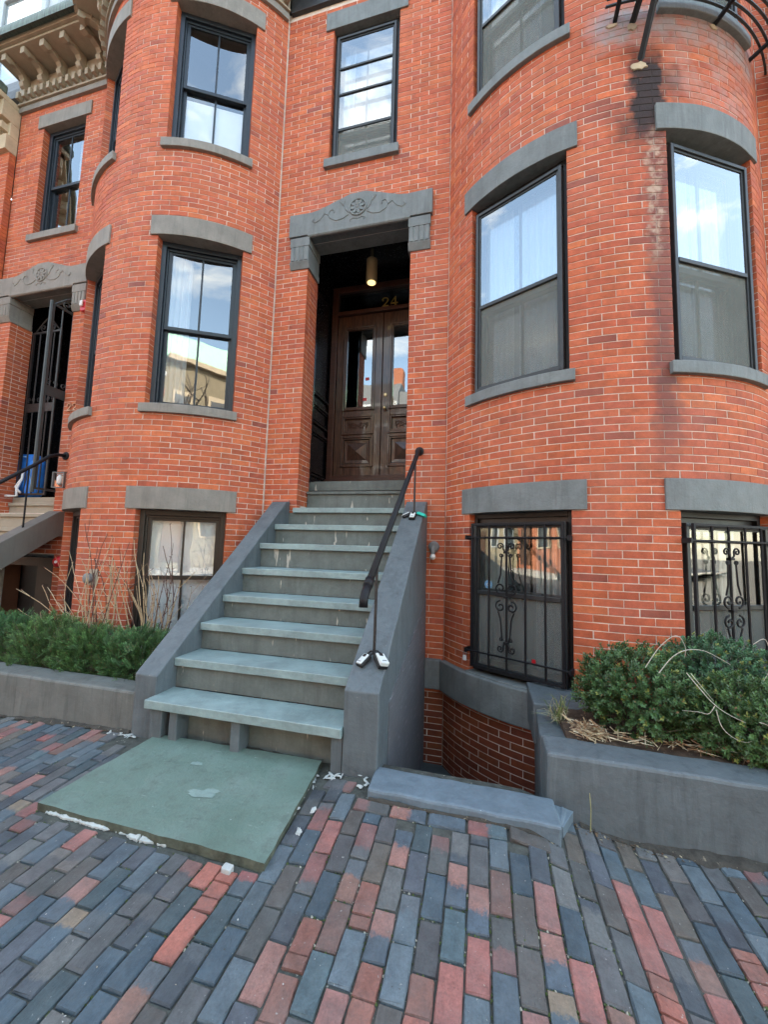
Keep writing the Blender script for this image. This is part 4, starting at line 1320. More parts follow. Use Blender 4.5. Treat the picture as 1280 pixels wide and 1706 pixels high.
def gate_leaf(name, F, w, z0, z1, mat, lock=0.5, crest=True):
    g = MB()
    ring(g, F, 0, w, z0, z1, 0.030, -0.014, 0.014)
    leaf = g.build(name, M[mat], h22)
    for i in range(3):
        u = w * (i + 1) / 4
        MB().tube([F.pt(u, 0, z0 + 0.03), F.pt(u, 0, z1 - 0.03)], 0.010, 6).build('gate_bar', M[mat], leaf)
    zl = z0 + (z1 - z0) * 0.5
    MB().fbox(F, 0.030, w - 0.030, -0.010, 0.010, zl, zl + 0.14).build('lock_plate', M[mat], leaf)
    sc = MB()
    for k in range(3):
        u = w * (k + 0.5) / 3
        for s in (-1, 1):
            MB().tube(spiral(F, u + s * 0.04, zl + 0.21, 0.04, -pi / 2, 1.1, 0.0, s, 16), 0.007, 5).build('gate_scroll', M[mat], leaf)
    if crest:
        for s in (-1, 1):
            sc.tube(spiral(F, w / 2 + s * 0.10, z1 + 0.07, 0.06, -pi / 2, 1.2, 0, s, 16), 0.010, 5)
            sc.tube([F.pt(w / 2 + s * 0.26, 0, z1), F.pt(w / 2 + s * 0.12, 0, z1 + 0.15), F.pt(w / 2, 0, z1 + 0.24)], 0.012, 5)
        sc.tube(spiral(F, w / 2 + 0.03, z1 + 0.17, 0.035, 0, 1.2, 0, 1, 14), 0.010, 5)
        sc.build('gate_crest', M[mat], leaf)
    return leaf
gate_leaf('iron_gate', Plane(PL + 0.02, D + 0.33), 0.62, 0.66, 3.40, 'ironrust')
lf = gate_leaf('iron_gate', Plane(PR - 0.03, D - 0.27, RAD(90)), 0.60, 0.66, 3.40, 'irongrey')
MB().tube([(-6.085, D - 0.28, 0.62), (-6.085, D - 0.28, 3.42)], 0.022, 6).build('gate_stile', M['irongrey'], lf)
# cellar door of 22 under its stoop
MB().box(-7.4, -5.9, D + 0.55, D + 0.6, -1.5, -0.1).build('cellar_door', M['black'], h22)
cf = MB()
cf.fbox(F24, -6.30, -5.95, -0.45, -0.04, -1.5, -0.30)
cf.fbox(F24, -7.30, -6.30, -0.45, -0.04, -0.42, -0.30)
cf.build('cellar_door_frame', M['brownframe'], h22)

# small fittings on 22
def numerals22():
    mb = MB()
    numeral(mb, F24, '2', -5.975, 1.855, 0.115, 0.004, 0.022)
    numeral(mb, F24, '2', -5.870, 1.855, 0.115, 0.004, 0.022)
    return mb.build('house_number', M['numeral'], h22, label='copper house number 22 on the brick')
numerals22()

# ------------------------------------------------------------ number 20 (far left) and 26 (far right)
h20 = empty('brick_townhouse', (-9.0, 6.0, -1.4), 'red brick house with a chipped cream cornice at the left edge of the row', 'house', 'row of brick houses')
F20 = Plane(-7.665, D - 0.10, 0)
F20b = Plane(-7.93, D - 0.10, RAD(38))
w20 = core(F20, -0.27, -0.005, -1.5, 6.7, [], 0.5)
w20.add(*(lambda m: (m.v, m.f))(core(F20b, -2.2, -0.0, -1.5, 6.7, [], 0.5)))
w20o = w20.build('front_wall', M['mortar'], h20)
place_bricks(h20, [(w20o, 'brick', lay(F20, -0.27, -0.004, -1.45, 6.35, []) + lay(F20b, -2.2, -0.002, -1.45, 6.35, []))], 60)
for F, a, b in ((F20, -0.29, -0.003), (F20b, -2.2, 0.02)):
    MB().fbox(F, a, b, -0.1, 0.07, 6.36, 6.62).build('frieze', M['cream'], h20, bevel=0.006)
    k = max(2, int((b - a) / 0.16))
    for i in range(k):
        c = a + (b - a) * (i + 0.5) / k
        MB().fbox(F, c - 0.04, c + 0.04, 0.03, 0.13, 6.68, 6.80).build('dentil', M['cream'], h20)
    cb = MB()
    cb.fbox(F, a, b, -0.1, 0.03, 6.623, 6.86)
    cb.fbox(F, a, b, -0.1, 0.16, 6.863, 7.15)
    cb.fbox(F, a, b, -0.1, 0.42, 7.153, 7.25)
    cb.build('cornice_board', M['cream'], h20, bevel=0.008)
    for c in ([(a + b) / 2] if k < 3 else [-0.25, -0.75, -1.25, -1.75]):
        MB().fbox(F, c - 0.05, c + 0.05, 0.162, 0.38, 6.93, 7.15).build('cornice_bracket', M['cream'], h20, bevel=0.02)
    MB().fbox(F, a, b, 0.10, 0.50, 7.255, 7.42).build('gutter', M['gutter'], h20, bevel=0.04)
body(h20, -10.4, -7.67)
h26 = empty('brick_townhouse', (3.7, 6.0, -1.4), 'plain brick house wall beyond the round bay at the right edge', 'house', 'row of brick houses')
w26 = core(F24, 2.612, 5.2, -1.5, 7.3, [], 0.5).build('front_wall', M['mortar'], h26)
place_bricks(h26, [(w26, 'brick', lay(F24, 2.615, 5.2, -1.45, 7.2, []))], 20)
MB().fbox(F24, 2.62, 5.2, -0.1, 0.08, 7.2, 7.5).build('frieze', M['stone24'], h26)
MB().tube([F24.pt(2.80, 0.07, -1.4), F24.pt(2.80, 0.07, 7.3)], 0.045, 10).build('downpipe', M['gutter'], h26)
body(h26, 2.615, 5.2)

# ------------------------------------------------------------ pavement levels
def sst(x):
    x = min(1, max(0, x))
    return x * x * (3 - 2 * x)
def gz(x, y):
    z = -1.402 - 0.045 * (2.4 - y)
    z -= 0.075 * sst((x - 0.30) / 0.5) - 0.02 * sst((x - 0.9) / 1.2)
    z -= 0.05 * sst((-2.4 - x) / 1.6)
    z += 0.045 * sst((x + 1.1) / 0.5) * sst((0.42 - x) / 0.25) * sst((y - 1.5) / 0.7)
    z += 0.010 * noise.noise((x * 1.3, y * 1.3, 3.1))
    return z

# ------------------------------------------------------------ stoop of 24
XI, XJ = -2.28, -0.826                   # inner faces of the cheek walls
stoop = empty('entrance_stoop', ((XI + XJ) / 2, 3.3, -1.37), 'grey painted stoop with bluestone treads climbing to the double wooden door', 'stoop')
TR = [(2.335, -1.108), (2.581, -0.886), (2.842, -0.672), (3.111, -0.474), (3.380, -0.247), (3.668, 0.0), (3.947, 0.215), (4.235, 0.430)]
for i, (y, z) in enumerate(TR):
    yb = TR[i + 1][0] + 0.03 if i + 1 < len(TR) else D + 0.36
    a, b = XI + 0.003, XJ - 0.003
    if i == 7: a, b = OL - 0.02, OR + 0.04
    if i == 0: a, b = XI - 0.005, XJ - 0.004
    MB().rough(a, b, y, yb, z - 0.058, z, 0.0016, 0.03, seed=i * 3.1).build('tread', M['tread'], stoop, bevel=0.005, smooth=False)
    zb = TR[i - 1][1] if i else gz(-1.5, 2.5) - 0.05
    yr = y + (0.035 if i else 0.155)
    MB().rough(XI + 0.003, XJ - 0.003, yr, yr + 0.06, zb + 0.002, z - 0.060, 0.0015, 0.06, seed=i * 2.3).build('riser', M['riser'], stoop)
for x0, x1 in ((-2.262, -2.165), (-2.100, -2.035), (-1.615, -1.545), (-0.905, -0.832)):
    MB().rough(x0, x1, 2.372, 2.488, gz(x0, 2.4) - 0.04, -1.168, 0.003, 0.05).build('support_block', M['cheek'], stoop, bevel=0.005)
for y, yb, z, zb, x0, x1 in ((4.524, 4.76, 0.665, 0.43, OL + 0.012, OR - 0.012), (4.697, 5.0, 0.822, 0.665, OL + 0.03, OR - 0.03)):
    MB().rough(x0, x1, y, yb, z - 0.035, z, 0.003, 0.06, seed=y).build('tread', M['riser'], stoop, bevel=0.005)
    MB().rough(x0, x1, y + 0.025, y + 0.08, zb + 0.002, z - 0.037, 0.002, 0.08).build('riser', M['riser'], stoop)
def cheek_shape(x0, x1, yf, zf, yt, zt, zb, amp, thick=None):
    """sloping side wall of a stoop: front face, sloping top, back against the house"""
    mb = MB()
    ny, nz, nx = 30, 8, 4
    def fn(p):
        y, t = p.y, p.z
        s = (y - yf) / (yt - yf)
        top = zf + (zt - zf) * min(1.0, s / 0.965)
        top = max(top, zf)
        bot = zb if thick is None else max(zb, top - thick)
        return (p.x, y, bot + (top - bot) * t)
    def warp(p):
        q = Vector(fn(p))
        return q + noise.noise_vector(q * 6) * amp
    n0 = len(mb.v)
    mb.rough(x0, x1, yf, yt, 0.0, 1.0, 0.0, 0.08, fn=warp)
    return mb
L = cheek_shape(XI - 0.192, XI, 2.427, -0.978, D - 0.004, 0.51, -1.50, 0.003)
L.build('cheek_wall', M['cheek'], stoop, bevel=0.008)
R_ = cheek_shape(XJ, XJ + 0.222, 2.36, -0.885, D - 0.004, 0.505, -1.42, 0.003)
R_.build('cheek_wall', M['cheek'], stoop, bevel=0.008)
MB().rough(XJ + 0.06, XJ + 0.214, 2.40, D - 0.006, -2.30, -1.415, 0.004, 0.12).build('cheek_footing', M['paintbrick'], stoop)
# old painted brick showing on the area side of the right cheek
pb = MB()
vs = []
for i in range(25):
    y = 2.62 + (D - 0.02 - 2.62) * i / 24
    t = (y - 2.36) / (D - 2.36)
    top = -0.885 + 1.39 * t
    hi = min(top - 0.28, -1.10 + 0.55 * t)
    vs += [(XJ + 0.2275, y, -2.28), (XJ + 0.2275, y, hi)]
pb.add(vs, [(2 * i, 2 * i + 2, 2 * i + 3, 2 * i + 1) for i in range(24)])
pbo = pb.build('painted_brick_face', M['paintbrick'], stoop)
md = pbo.modifiers.new('thick', 'SOLIDIFY')
md.thickness = 0.006

# ------------------------------------------------------------ stoop of 22
stoop22 = empty('entrance_stoop', (-6.7, 3.6, -1.37), 'beige stepped stoop with a brown sloping side wall at the left edge', 'stoop')
for i, (y, z) in enumerate([(3.37, -0.34), (3.66, -0.10), (3.947, 0.115), (4.235, 0.335), (4.524, 0.53)]):
    a, b = (-7.45, -6.03) if i < 3 else (PL - 0.0, PR + 0.0)
    if i == 4: a, b = PL + 0.01, PR - 0.01
    MB().rough(a, b, y, y + 0.34, z - 0.05, z, 0.003, 0.06, seed=i + 40).build('tread', M['tread22'], stoop22, bevel=0.006)
    MB().rough(a, b, y + 0.03, y + 0.09, z - 0.215, z - 0.052, 0.002, 0.08).build('riser', M['tread22'], stoop22)
for i in range(5):
    y, z = 2.05 + i * 0.27, -1.25 + i * 0.21
    MB().rough(-7.45, -6.03, y, y + 0.33, z - 0.05, z, 0.003, 0.08, seed=i + 50).build('tread', M['tread22'], stoop22, bevel=0.006)
    MB().rough(-7.45, -6.03, y + 0.03, y + 0.09, z - 0.20, z - 0.052, 0.002, 0.1).build('riser', M['tread22'], stoop22)
cheek_shape(-6.03, -5.80, 2.15, -1.02, D - 0.004, 0.372, -1.45, 0.002, 0.36).build('cheek_wall', M['cheek22'], stoop22, bevel=0.008)

# ------------------------------------------------------------ area beside the stoop, curb, planters
def const_z(mb, name, mat, **k): return mb.build(name, mat, **k)
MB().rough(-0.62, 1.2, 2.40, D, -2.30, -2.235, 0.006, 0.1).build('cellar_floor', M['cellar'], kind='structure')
def curb_fn(p):
    u = (p.x + 0.62) / 1.0
    x = p.x
    return (x, p.y - 0.02 * u, p.z)
curb = MB()
curb.rough(-0.615, 0.372, 2.180, 2.412, -1.50, -1.318, 0.006, 0.05, fn=curb_fn, seed=4)
curb.build('stone_curb', M['curb'], bevel=0.014, label='blue grey painted stone curb along the sunken area beside the stoop', cat='curb')
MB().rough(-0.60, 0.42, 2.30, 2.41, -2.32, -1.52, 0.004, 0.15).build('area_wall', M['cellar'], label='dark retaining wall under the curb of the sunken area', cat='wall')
cs = MB()
cs.rough(0.0, 1.0, 2.25, 2.395, -1.50, -1.352, 0.0, 0.05, seed=9, fn=lambda p: (0.374 + p.x * (0.02 + 0.075 * (p.y - 2.25) / 0.145) + 0.004 * noise.noise(p * 9), p.y, p.z - 0.02 * p.x + 0.006 * noise.noise(p * 7)))
cs.build('curb_stone', M['curb'], bevel=0.01, label='small broken curb stone wedged against the planter corner', cat='curb')
pl = empty('planter_wall', (1.4, 2.55, -1.45), 'grey painted planter wall in front of the right bay holding the boxwoods', 'planter')
def pfn(p):
    return (p.x, p.y, p.z - 0.012 * max(0, p.x - 0.35))
MB().rough(0.34, 3.6, 2.40, 2.62, -1.62, -1.095, 0.0045, 0.07, fn=pfn, seed=12).build('front_wall', M['cheek'], pl, bevel=0.018)
def sfn(p):
    t = (p.y - 2.622) / 0.93
    return (p.x + 0.075 * t, p.y, p.z - 0.055 * sst((t - 0.0) / 0.12) * (1 if p.z > -1.6 else 0))
MB().rough(0.336, 0.555, 2.622, 3.56, -2.32, -1.098, 0.0045, 0.07, fn=sfn, seed=13).build('side_wall', M['cheek'], pl, bevel=0.016)
def soil_fn(p):
    if p.z < -1.2: return p
    return (p.x, p.y, p.z + 0.03 * noise.noise((p.x * 4, p.y * 4, 1)) + 0.02 * noise.noise((p.x * 11, p.y * 11, 2)))
MB().rough(0.36, 0.86, 3.16, 3.66, -1.40, -1.112, 0.004, 0.07, seed=21).build('ledge', M['cheek'], pl, bevel=0.012)
MB().rough(0.50, 3.6, 2.56, 3.75, -1.40, -1.125, 0.006, 0.05, fn=soil_fn).build('planter_soil', M['soil'], kind='structure')
pl2 = empty('planter_wall', (-4.0, 2.5, -1.42), 'long brown grey planter wall left of the stoop holding the low yew hedge', 'planter')
MB().rough(-5.75, -2.476, 2.45, 2.66, -1.56, -1.118, 0.004, 0.09, seed=15).build('front_wall', M['planter22'] if 'planter22' in M else M['cheek22'], pl2, bevel=0.018)
MB().rough(-5.75, -2.476, 2.62, 4.2, -1.40, -1.16, 0.006, 0.12, fn=soil_fn).build('planter_soil', M['soil'], kind='structure')

# ------------------------------------------------------------ pavement: joint bed and pavers
SLAB = [(-2.285, 1.690), (-0.925, 1.672), (-0.985, 2.440), (-2.225, 2.415)]
def in_poly(x, y, P, g=0.0):
    c = False
    cxp = sum(p[0] for p in P) / len(P); cyp = sum(p[1] for p in P) / len(P)
    Q = [(cxp + (p[0] - cxp) * (1 + g), cyp + (p[1] - cyp) * (1 + g)) for p in P]
    for i in range(len(Q)):
        (x0, y0), (x1, y1) = Q[i], Q[i - 1]
        if (y0 > y) != (y1 > y) and x < (x1 - x0) * (y - y0) / (y1 - y0) + x0: c = not c
    return c
bed = MB()
nx, ny = 130, 44
X0, X1, Y0, Y1 = -10.0, 6.0, -3.0, 2.52
vs = [(X0 + (X1 - X0) * i / nx, Y0 + (Y1 - Y0) * j / ny, gz(X0 + (X1 - X0) * i / nx, Y0 + (Y1 - Y0) * j / ny) - 0.011) for j in range(ny + 1) for i in range(nx + 1)]
bed.add(vs, [(j * (nx + 1) + i, j * (nx + 1) + i + 1, (j + 1) * (nx + 1) + i + 1, (j + 1) * (nx + 1) + i) for j in range(ny) for i in range(nx)])
walk = bed.build('sidewalk', M['bed'], kind='structure', smooth=True)
BLUES = [(0.058, 0.088, 0.112), (0.070, 0.095, 0.110), (0.085, 0.098, 0.108), (0.062, 0.070, 0.084), (0.092, 0.094, 0.096), (0.070, 0.105, 0.118), (0.102, 0.104, 0.100), (0.052, 0.062, 0.074), (0.080, 0.078, 0.080), (0.112, 0.100, 0.090), (0.074, 0.100, 0.122), (0.082, 0.108, 0.124)]
REDS = [(0.28, 0.112, 0.090), (0.26, 0.103, 0.086), (0.32, 0.115, 0.084), (0.21, 0.102, 0.088), (0.25, 0.128, 0.104), (0.19, 0.113, 0.094)]
TANS = [(0.19, 0.145, 0.10), (0.15, 0.125, 0.10)]
def paver_col():
    r = rnd.random()
    k = rnd.choice((rnd.uniform(0.62, 0.9), rnd.uniform(0.9, 1.25), rnd.uniform(0.95, 1.35)))
    if r < 0.855: c = rnd.choice(BLUES)
    elif r < 0.985: c = rnd.choice(REDS)
    else: c = rnd.choice(TANS)
    a = tuple(x * k for x in c)
    b = a
    q = rnd.random()
    if q < 0.10: b = tuple(x * rnd.uniform(0.8, 1.0) for x in rnd.choice(REDS))
    elif q < 0.30: b = tuple(x * k for x in rnd.choice(BLUES))
    return a, b
PW, PLN = 0.0885, 0.1915
def paver_shape(mb, w, l, a, b, T=None, seed=0, split=0.5):
    """worn paver with rounded arrises; 'flash' runs along its length so one end can be burnt"""
    c = 0.0042
    st = [-0.5, -0.5 + c / l, -0.17, 0.17, 0.5 - c / l, 0.5]
    r = random.Random(seed)
    fl = [0.5 + (s_ + 0.5 - split) * 1.9 if a != b else 0.0 for s_ in st]
    vs, fs, ks = [], [], []
    hw = w / 2
    for i, s_ in enumerate(st):
        e = i in (0, 5)
        y = s_ * l
        j = [r.uniform(-0.0022, 0.0022) for _ in range(6)]
        zt = -0.0065 if e else 0.0
        vs += [(-hw + (c * 0.7 if e else 0) + j[0], y + j[5], -0.0085 + j[1] * 0.3), (-hw + c + j[2], y + j[5], zt + j[1] * 0.35), (hw - c + j[3], y + j[4], zt + j[1] * 0.35), (hw - (c * 0.7 if e else 0) + j[4], y + j[4], -0.0085)]
    for i in range(5):
        for k in range(3):
            fs.append((i * 4 + k, i * 4 + k + 1, i * 4 + 5 + k, i * 4 + 4 + k))
            ks.append([fl[i], fl[i], fl[i + 1], fl[i + 1]])
    n = len(vs)
    vs += [(x, y, -0.05) for x, y, z in (vs[0], vs[3], vs[20], vs[23])]
    fs += [(0, 1, 2, 3), (20, 21, 22, 23), (0, 3, n + 1, n), (20, 23, n + 3, n + 2), (0, 4, 8, 12, 16, 20, n + 2, n), (3, 7, 11, 15, 19, 23, n + 3, n + 1)]
    L8 = fl + [fl[5], fl[0]]
    ks += [[fl[0]] * 4, [fl[5]] * 4, [fl[0]] * 4, [fl[5]] * 4, L8, L8]
    if T: vs = [tuple(T @ Vector(p)) for p in vs]
    m = len(mb.v)
    mb.v.extend(vs)
    for q, kk in zip(fs, ks):
        mb.f.append(tuple(i + m for i in q))
        mb.c.append(a)
        mb.cb.append(b)
        mb.fl.append(kk)
spots = []
x = -9.6
col_i = 0
while x < 5.2:
    off = (PLN / 2 if col_i % 2 else 0) + rnd.uniform(-0.012, 0.012)
    y = 0.1 + off
    while y < 2.62:
        l = PLN - 0.0065
        cxp, cyp = x, y + l / 2
        y += PLN + rnd.uniform(-0.002, 0.003)
        yend = 2.44 if cxp < -2.45 else 2.40
        if cxp > 0.40: yend = 2.40
        top = cyp + l / 2
        ok = True
        if -0.66 < cxp < 0.42:
            lim = 2.075 if cxp < 0.235 else 2.162
            if top > lim:
                ln = lim - (cyp - l / 2)
                if ln < 0.05: continue
                cyp, l = cyp - l / 2 + ln / 2, ln
        elif top > yend:
            ln = yend - (cyp - l / 2)
            if ln < 0.05: continue
            cyp, l = cyp - l / 2 + ln / 2, ln
        if any(in_poly(cxp, yy, SLAB, 0.02) for yy in (cyp - l * 0.42, cyp, cyp + l * 0.42)):
            # trim against the slab front, drop inside
            if cyp - l / 2 < 1.66 and cyp < 1.75:
                ln = 1.655 - (cyp - l / 2)
                if ln < 0.05: continue
                cyp, l = cyp - l / 2 + ln / 2, ln
            else: continue
        if -2.5 < cxp < -0.6 and cyp + l / 2 > 2.36: continue
        spots.append((cxp + rnd.uniform(-0.0015, 0.0015), cyp, PW - 0.0055, l, rnd.uniform(-0.012, 0.012), False))
    x += PW + rnd.uniform(-0.001, 0.0015)
    col_i += 1
# a few cracked pavers lie in two or three pieces
CRACK = set()
rc = random.Random(77)
vis = [i for i, q in enumerate(spots) if -1.9 < q[0] < 1.3 and 1.0 < q[1] < 1.95 and q[3] > 0.15]
for i in rc.sample(vis, 9):
    x, y, w, l, r, s = spots[i]
    cuts = sorted([rc.uniform(0.25, 0.42), rc.uniform(0.6, 0.78)])[: rc.choice((1, 2))]
    e = [0] + cuts + [1]
    for k, (p, q) in enumerate(zip(e, e[1:])):
        ln = (q - p) * l - 0.004
        piece = (x + rc.uniform(-.002, .002), y - l / 2 + (p + q) / 2 * l, w, ln, r + rc.uniform(-.05, .05), True)
        if k == 0: spots[i] = piece; CRACK.add(i)
        else:
            CRACK.add(len(spots)); spots.append(piece)
xx = -0.66
while xx < 0.16:
    spots.append((xx + 0.093, 2.125, PW - 0.006, PLN - 0.008, RAD(90) + rnd.uniform(-0.02, 0.02), True))
    xx += PLN + 0.006
spots.append((-0.80, 2.27, PW, PLN - 0.01, RAD(80), True))
scored = []
for i, (x, y, w, l, r, s) in enumerate(spots):
    c = [px((x + dx * w / 2, y + dy * l / 2, gz(x, y))) for dx, dy in ((-1, -1), (1, -1), (1, 1), (-1, 1))]
    if any(p is None for p in c) or not any(0 < p[0] < 1280 and 0 < p[1] < 1706 for p in c): continue
    scored.append((abs(poly_area(c)) * (1.0 if all(0 < p[0] < 1280 and 0 < p[1] < 1706 for p in c) else 0.45), i))
scored.sort(reverse=True)
chosen = {i for _, i in scored[:300]}
PV = []
for i in range(60):
    a, b = paver_col()
    mb = MB()
    paver_shape(mb, PW - 0.007, PLN - 0.008, a, b, None, i, rnd.uniform(0.25, 0.75))
    PV.append(mb.mesh('paver', M['paver'], (0, 0, 0)))
PR = []
for i in range(4):
    a = tuple(x * rnd.uniform(0.85, 1.0) for x in REDS[i])
    mb = MB()
    paver_shape(mb, PW - 0.007, PLN - 0.008, a, a, None, i + 90, 0.5)
    PR.append(mb.mesh('paver', M['paver'], (0, 0, 0)))
rest = MB()
for i, (x, y, w, l, r, s) in enumerate(spots):
    e = 0.05
    sx = (gz(x + e, y) - gz(x - e, y)) / (2 * e)
    sy = (gz(x, y + e) - gz(x, y - e)) / (2 * e)
    zj = rnd.uniform(-0.003, 0.003)
    nrm = Vector((-sx + rnd.uniform(-0.015, 0.015), -sy + rnd.uniform(-0.015, 0.015), 1)).normalized()
    rot = nrm.to_track_quat('Z', 'Y').to_matrix().to_4x4()
    yax = Vector((-sin(r), cos(r), 0))
    yax = (yax - nrm * yax.dot(nrm)).normalized()
    xax = yax.cross(nrm)
    R4 = Matrix((xax, yax, nrm)).transposed().to_4x4()
    T = Matrix.Translation((x, y, gz(x, y) + zj)) @ R4
    if i in chosen:
        o = bpy.data.objects.new('paver', rnd.choice(PR if i in CRACK else PV))
        COL.objects.link(o)
        o.parent = walk
        o.matrix_local = Matrix.Translation(-wl(walk)) @ T @ Matrix.Rotation(pi if rnd.random() < 0.5 else 0, 4, 'Z') @ Matrix.Diagonal((w / (PW - 0.007), l / (PLN - 0.008), 1, 1))
    else:
        a, b = paver_col()
        paver_shape(rest, w, l, a, b, T, i, rnd.uniform(0.25, 0.75))
rest.build('paving', M['paver'], walk, kind='stuff')

# slate slab at the foot of the stoop, white mortar under its front edge
def slab_fn(p):
    u, v = p.x, p.y
    a = Vector(SLAB[0]).lerp(Vector(SLAB[1]), u)
    b = Vector(SLAB[3]).lerp(Vector(SLAB[2]), u)
    q = a.lerp(b, v)
    nz = 0.004 * noise.noise((q.x * 3, q.y * 3, 0.5)) + 0.0015 * noise.noise((q.x * 13, q.y * 13, 0.5))
    ex = 0.006 * noise.noise((q.x * 9, q.y * 9, 4))
    t = -1.362 - 0.040 * (1 - v)
    return (q.x + ex, q.y + ex, t - 0.042 * (1 - p.z) + nz * p.z)
MB().rough(0, 1, 0, 1, 0, 1, 0.0, 0.028, fn=slab_fn).build('stone_slab', M['slab'], label='large green slate slab lying before the bottom step', cat='slab')
def lump(x, y, z, sx, sy, sz, seed):
    mb = MB()
    mb.rough(x - sx, x + sx, y - sy, y + sy, z, z + sz, min(sx, sy) * 0.35, max(0.012, min(sx, sy) * 0.5), seed=seed)
    return mb
def bead_fn(p):
    t = 0.05 + 0.57 * p.x
    x = SLAB[0][0] + (SLAB[1][0] - SLAB[0][0]) * t
    y = SLAB[0][1] + (SLAB[1][1] - SLAB[0][1]) * t
    g = 0.55 + 0.45 * noise.noise((t * 9, 1, 2)) + 0.35 * noise.noise((t * 31, 4, 2)) + 0.2 * noise.noise((t * 80, p.y * 3, 9))
    g = max(0.0, g) * (0.25 if 0.395 < t < 0.405 or 0.50 < t < 0.508 else 1)
    out = (0.004 + 0.030 * g) * (1 - p.y)
    up = (0.002 + 0.026 * g) * p.z * (0.45 + 0.55 * p.y) + 0.004 * noise.noise((t * 60, p.y * 5, p.z * 3))
    return (x, y + 0.012 - out, gz(x, y) - 0.012 + up + 0.004)
def strip(fn, nx, ny):
    mb = MB()
    vs = [fn(Vector((i / nx, j / ny, 1.0))) for i in range(nx + 1) for j in range(ny + 1)] + [fn(Vector((i / nx, 0, 0.0))) for i in range(nx + 1)]
    fs = [(i * (ny + 1) + j, (i + 1) * (ny + 1) + j, (i + 1) * (ny + 1) + j + 1, i * (ny + 1) + j + 1) for i in range(nx) for j in range(ny)]
    o = (nx + 1) * (ny + 1)
    fs += [(o + i, o + i + 1, (i + 1) * (ny + 1), i * (ny + 1)) for i in range(nx)]
    return mb.add(vs, fs)
strip(bead_fn, 180, 5).build('mortar_bead', M['white'], label='crumbling white mortar bead under the front edge of the slate slab', cat='mortar')
def smear(mb, x, y, w, h, seed, th=0.006):
    r = random.Random(seed)
    n = 11
    a0 = r.uniform(0, 6)
    ring_ = []
    for i in range(n):
        an = 2 * pi * i / n
        k = r.uniform(0.55, 1.15)
        qx, qy = w * k * cos(an), h * k * sin(an)
        px_, py_ = x + qx * cos(a0) - qy * sin(a0), y + qx * sin(a0) + qy * cos(a0)
        ring_.append((px_, py_, gz(px_, py_)))
    c = (x, y, gz(x, y) + th)
    mb.add(ring_ + [(x + (p[0] - x) * .7, y + (p[1] - y) * .7, p[2] + th * r.uniform(.5, 1.1)) for p in ring_] + [c],
           [(i, (i + 1) % n, n + (i + 1) % n, n + i) for i in range(n)] + [(n + i, n + (i + 1) % n, 2 * n) for i in range(n)])
lump(-1.085, 1.635, gz(-1.085, 1.635) - 0.006, 0.024, 0.017, 0.026, -1.085 * 9).build('mortar_chunk', M['white'], label='loose white mortar chunk under the right front corner of the slab', cat='debris', bevel=0.004)
for x, y, w, h, sd, lab in ((-0.865, 2.05, 0.026, 0.018, 4, 'pale mortar chip on the bricks right of the slab, the farther of two'), (-0.875, 1.90, 0.032, 0.021, 7, 'cream flat chip on the bricks right of the slab, the nearer of two')):
    q = MB()
    smear(q, x, y, w, h, sd, 0.012)
    q.build('mortar_chip', M['white'], label=lab, cat='debris')
pt = MB()
rs = random.Random(12)
for i in range(24):
    x, y = -0.985 + rs.uniform(-0.01, 0.36), 2.343 + rs.gauss(0, 0.012)
    if i < 8: x, y = -0.962 + rs.gauss(0, 0.018), rs.uniform(1.98, 2.34)
    if i in (21, 22, 23): x, y = -0.645 + rs.gauss(0, .012), rs.uniform(2.17, 2.33)
    smear(pt, x, y, rs.uniform(0.012, 0.042), rs.uniform(0.005, 0.014), i, rs.uniform(0.003, 0.006))
pt.build('mortar_patch', M['white'], kind='stuff')
pt2 = MB()
for i in range(12):
    smear(pt2, -2.50 + rs.gauss(0, 0.07), 2.41 + rs.gauss(0, 0.012), rs.uniform(0.010, 0.035), rs.uniform(0.005, 0.014), i + 60, 0.005)
pt2.build('mortar_patch', M['white'], kind='stuff')
# pale flaked scar on the slab
def scar_top(x, y): return -1.362 - 0.040 * max(0, min(1, (2.42 - y) / 0.74)) + 0.0025
sc_ = MB()
for (cx_, cy_, w_, h_, sd) in ((-1.505, 1.975, 0.085, 0.035, 5), (-1.46, 2.01, 0.05, 0.022, 8), (-1.72, 2.20, 0.045, 0.018, 9)):
    r = random.Random(sd)
    n = 20
    rg = []
    for i in range(n):
        an = 2 * pi * i / n
        k = r.uniform(0.72, 1.1)
        x, y = cx_ + w_ * k * cos(an) + 0.3 * h_ * sin(an), cy_ + h_ * k * sin(an)
        rg.append((x, y, scar_top(x, y) - 0.001))
    m_ = [(cx_ + (p[0] - cx_) * .86, cy_ + (p[1] - cy_) * .86, p[2] + 0.0012) for p in rg]
    sc_.add(rg + m_ + [(cx_, cy_, scar_top(cx_, cy_) + 0.0012)], [(i, (i + 1) % n, n + (i + 1) % n, n + i) for i in range(n)] + [(n + i, n + (i + 1) % n, 2 * n) for i in range(n)])
slabo = [o for o in SC.objects if o.name == 'stone_slab'][0]
slabo.data.materials.append(M['slabedge'])
for p_ in slabo.data.polygons:
    if p_.normal.z < 0.6: p_.material_index = 1
sc_.build('flaked_scar', M['slabscar'], slabo)
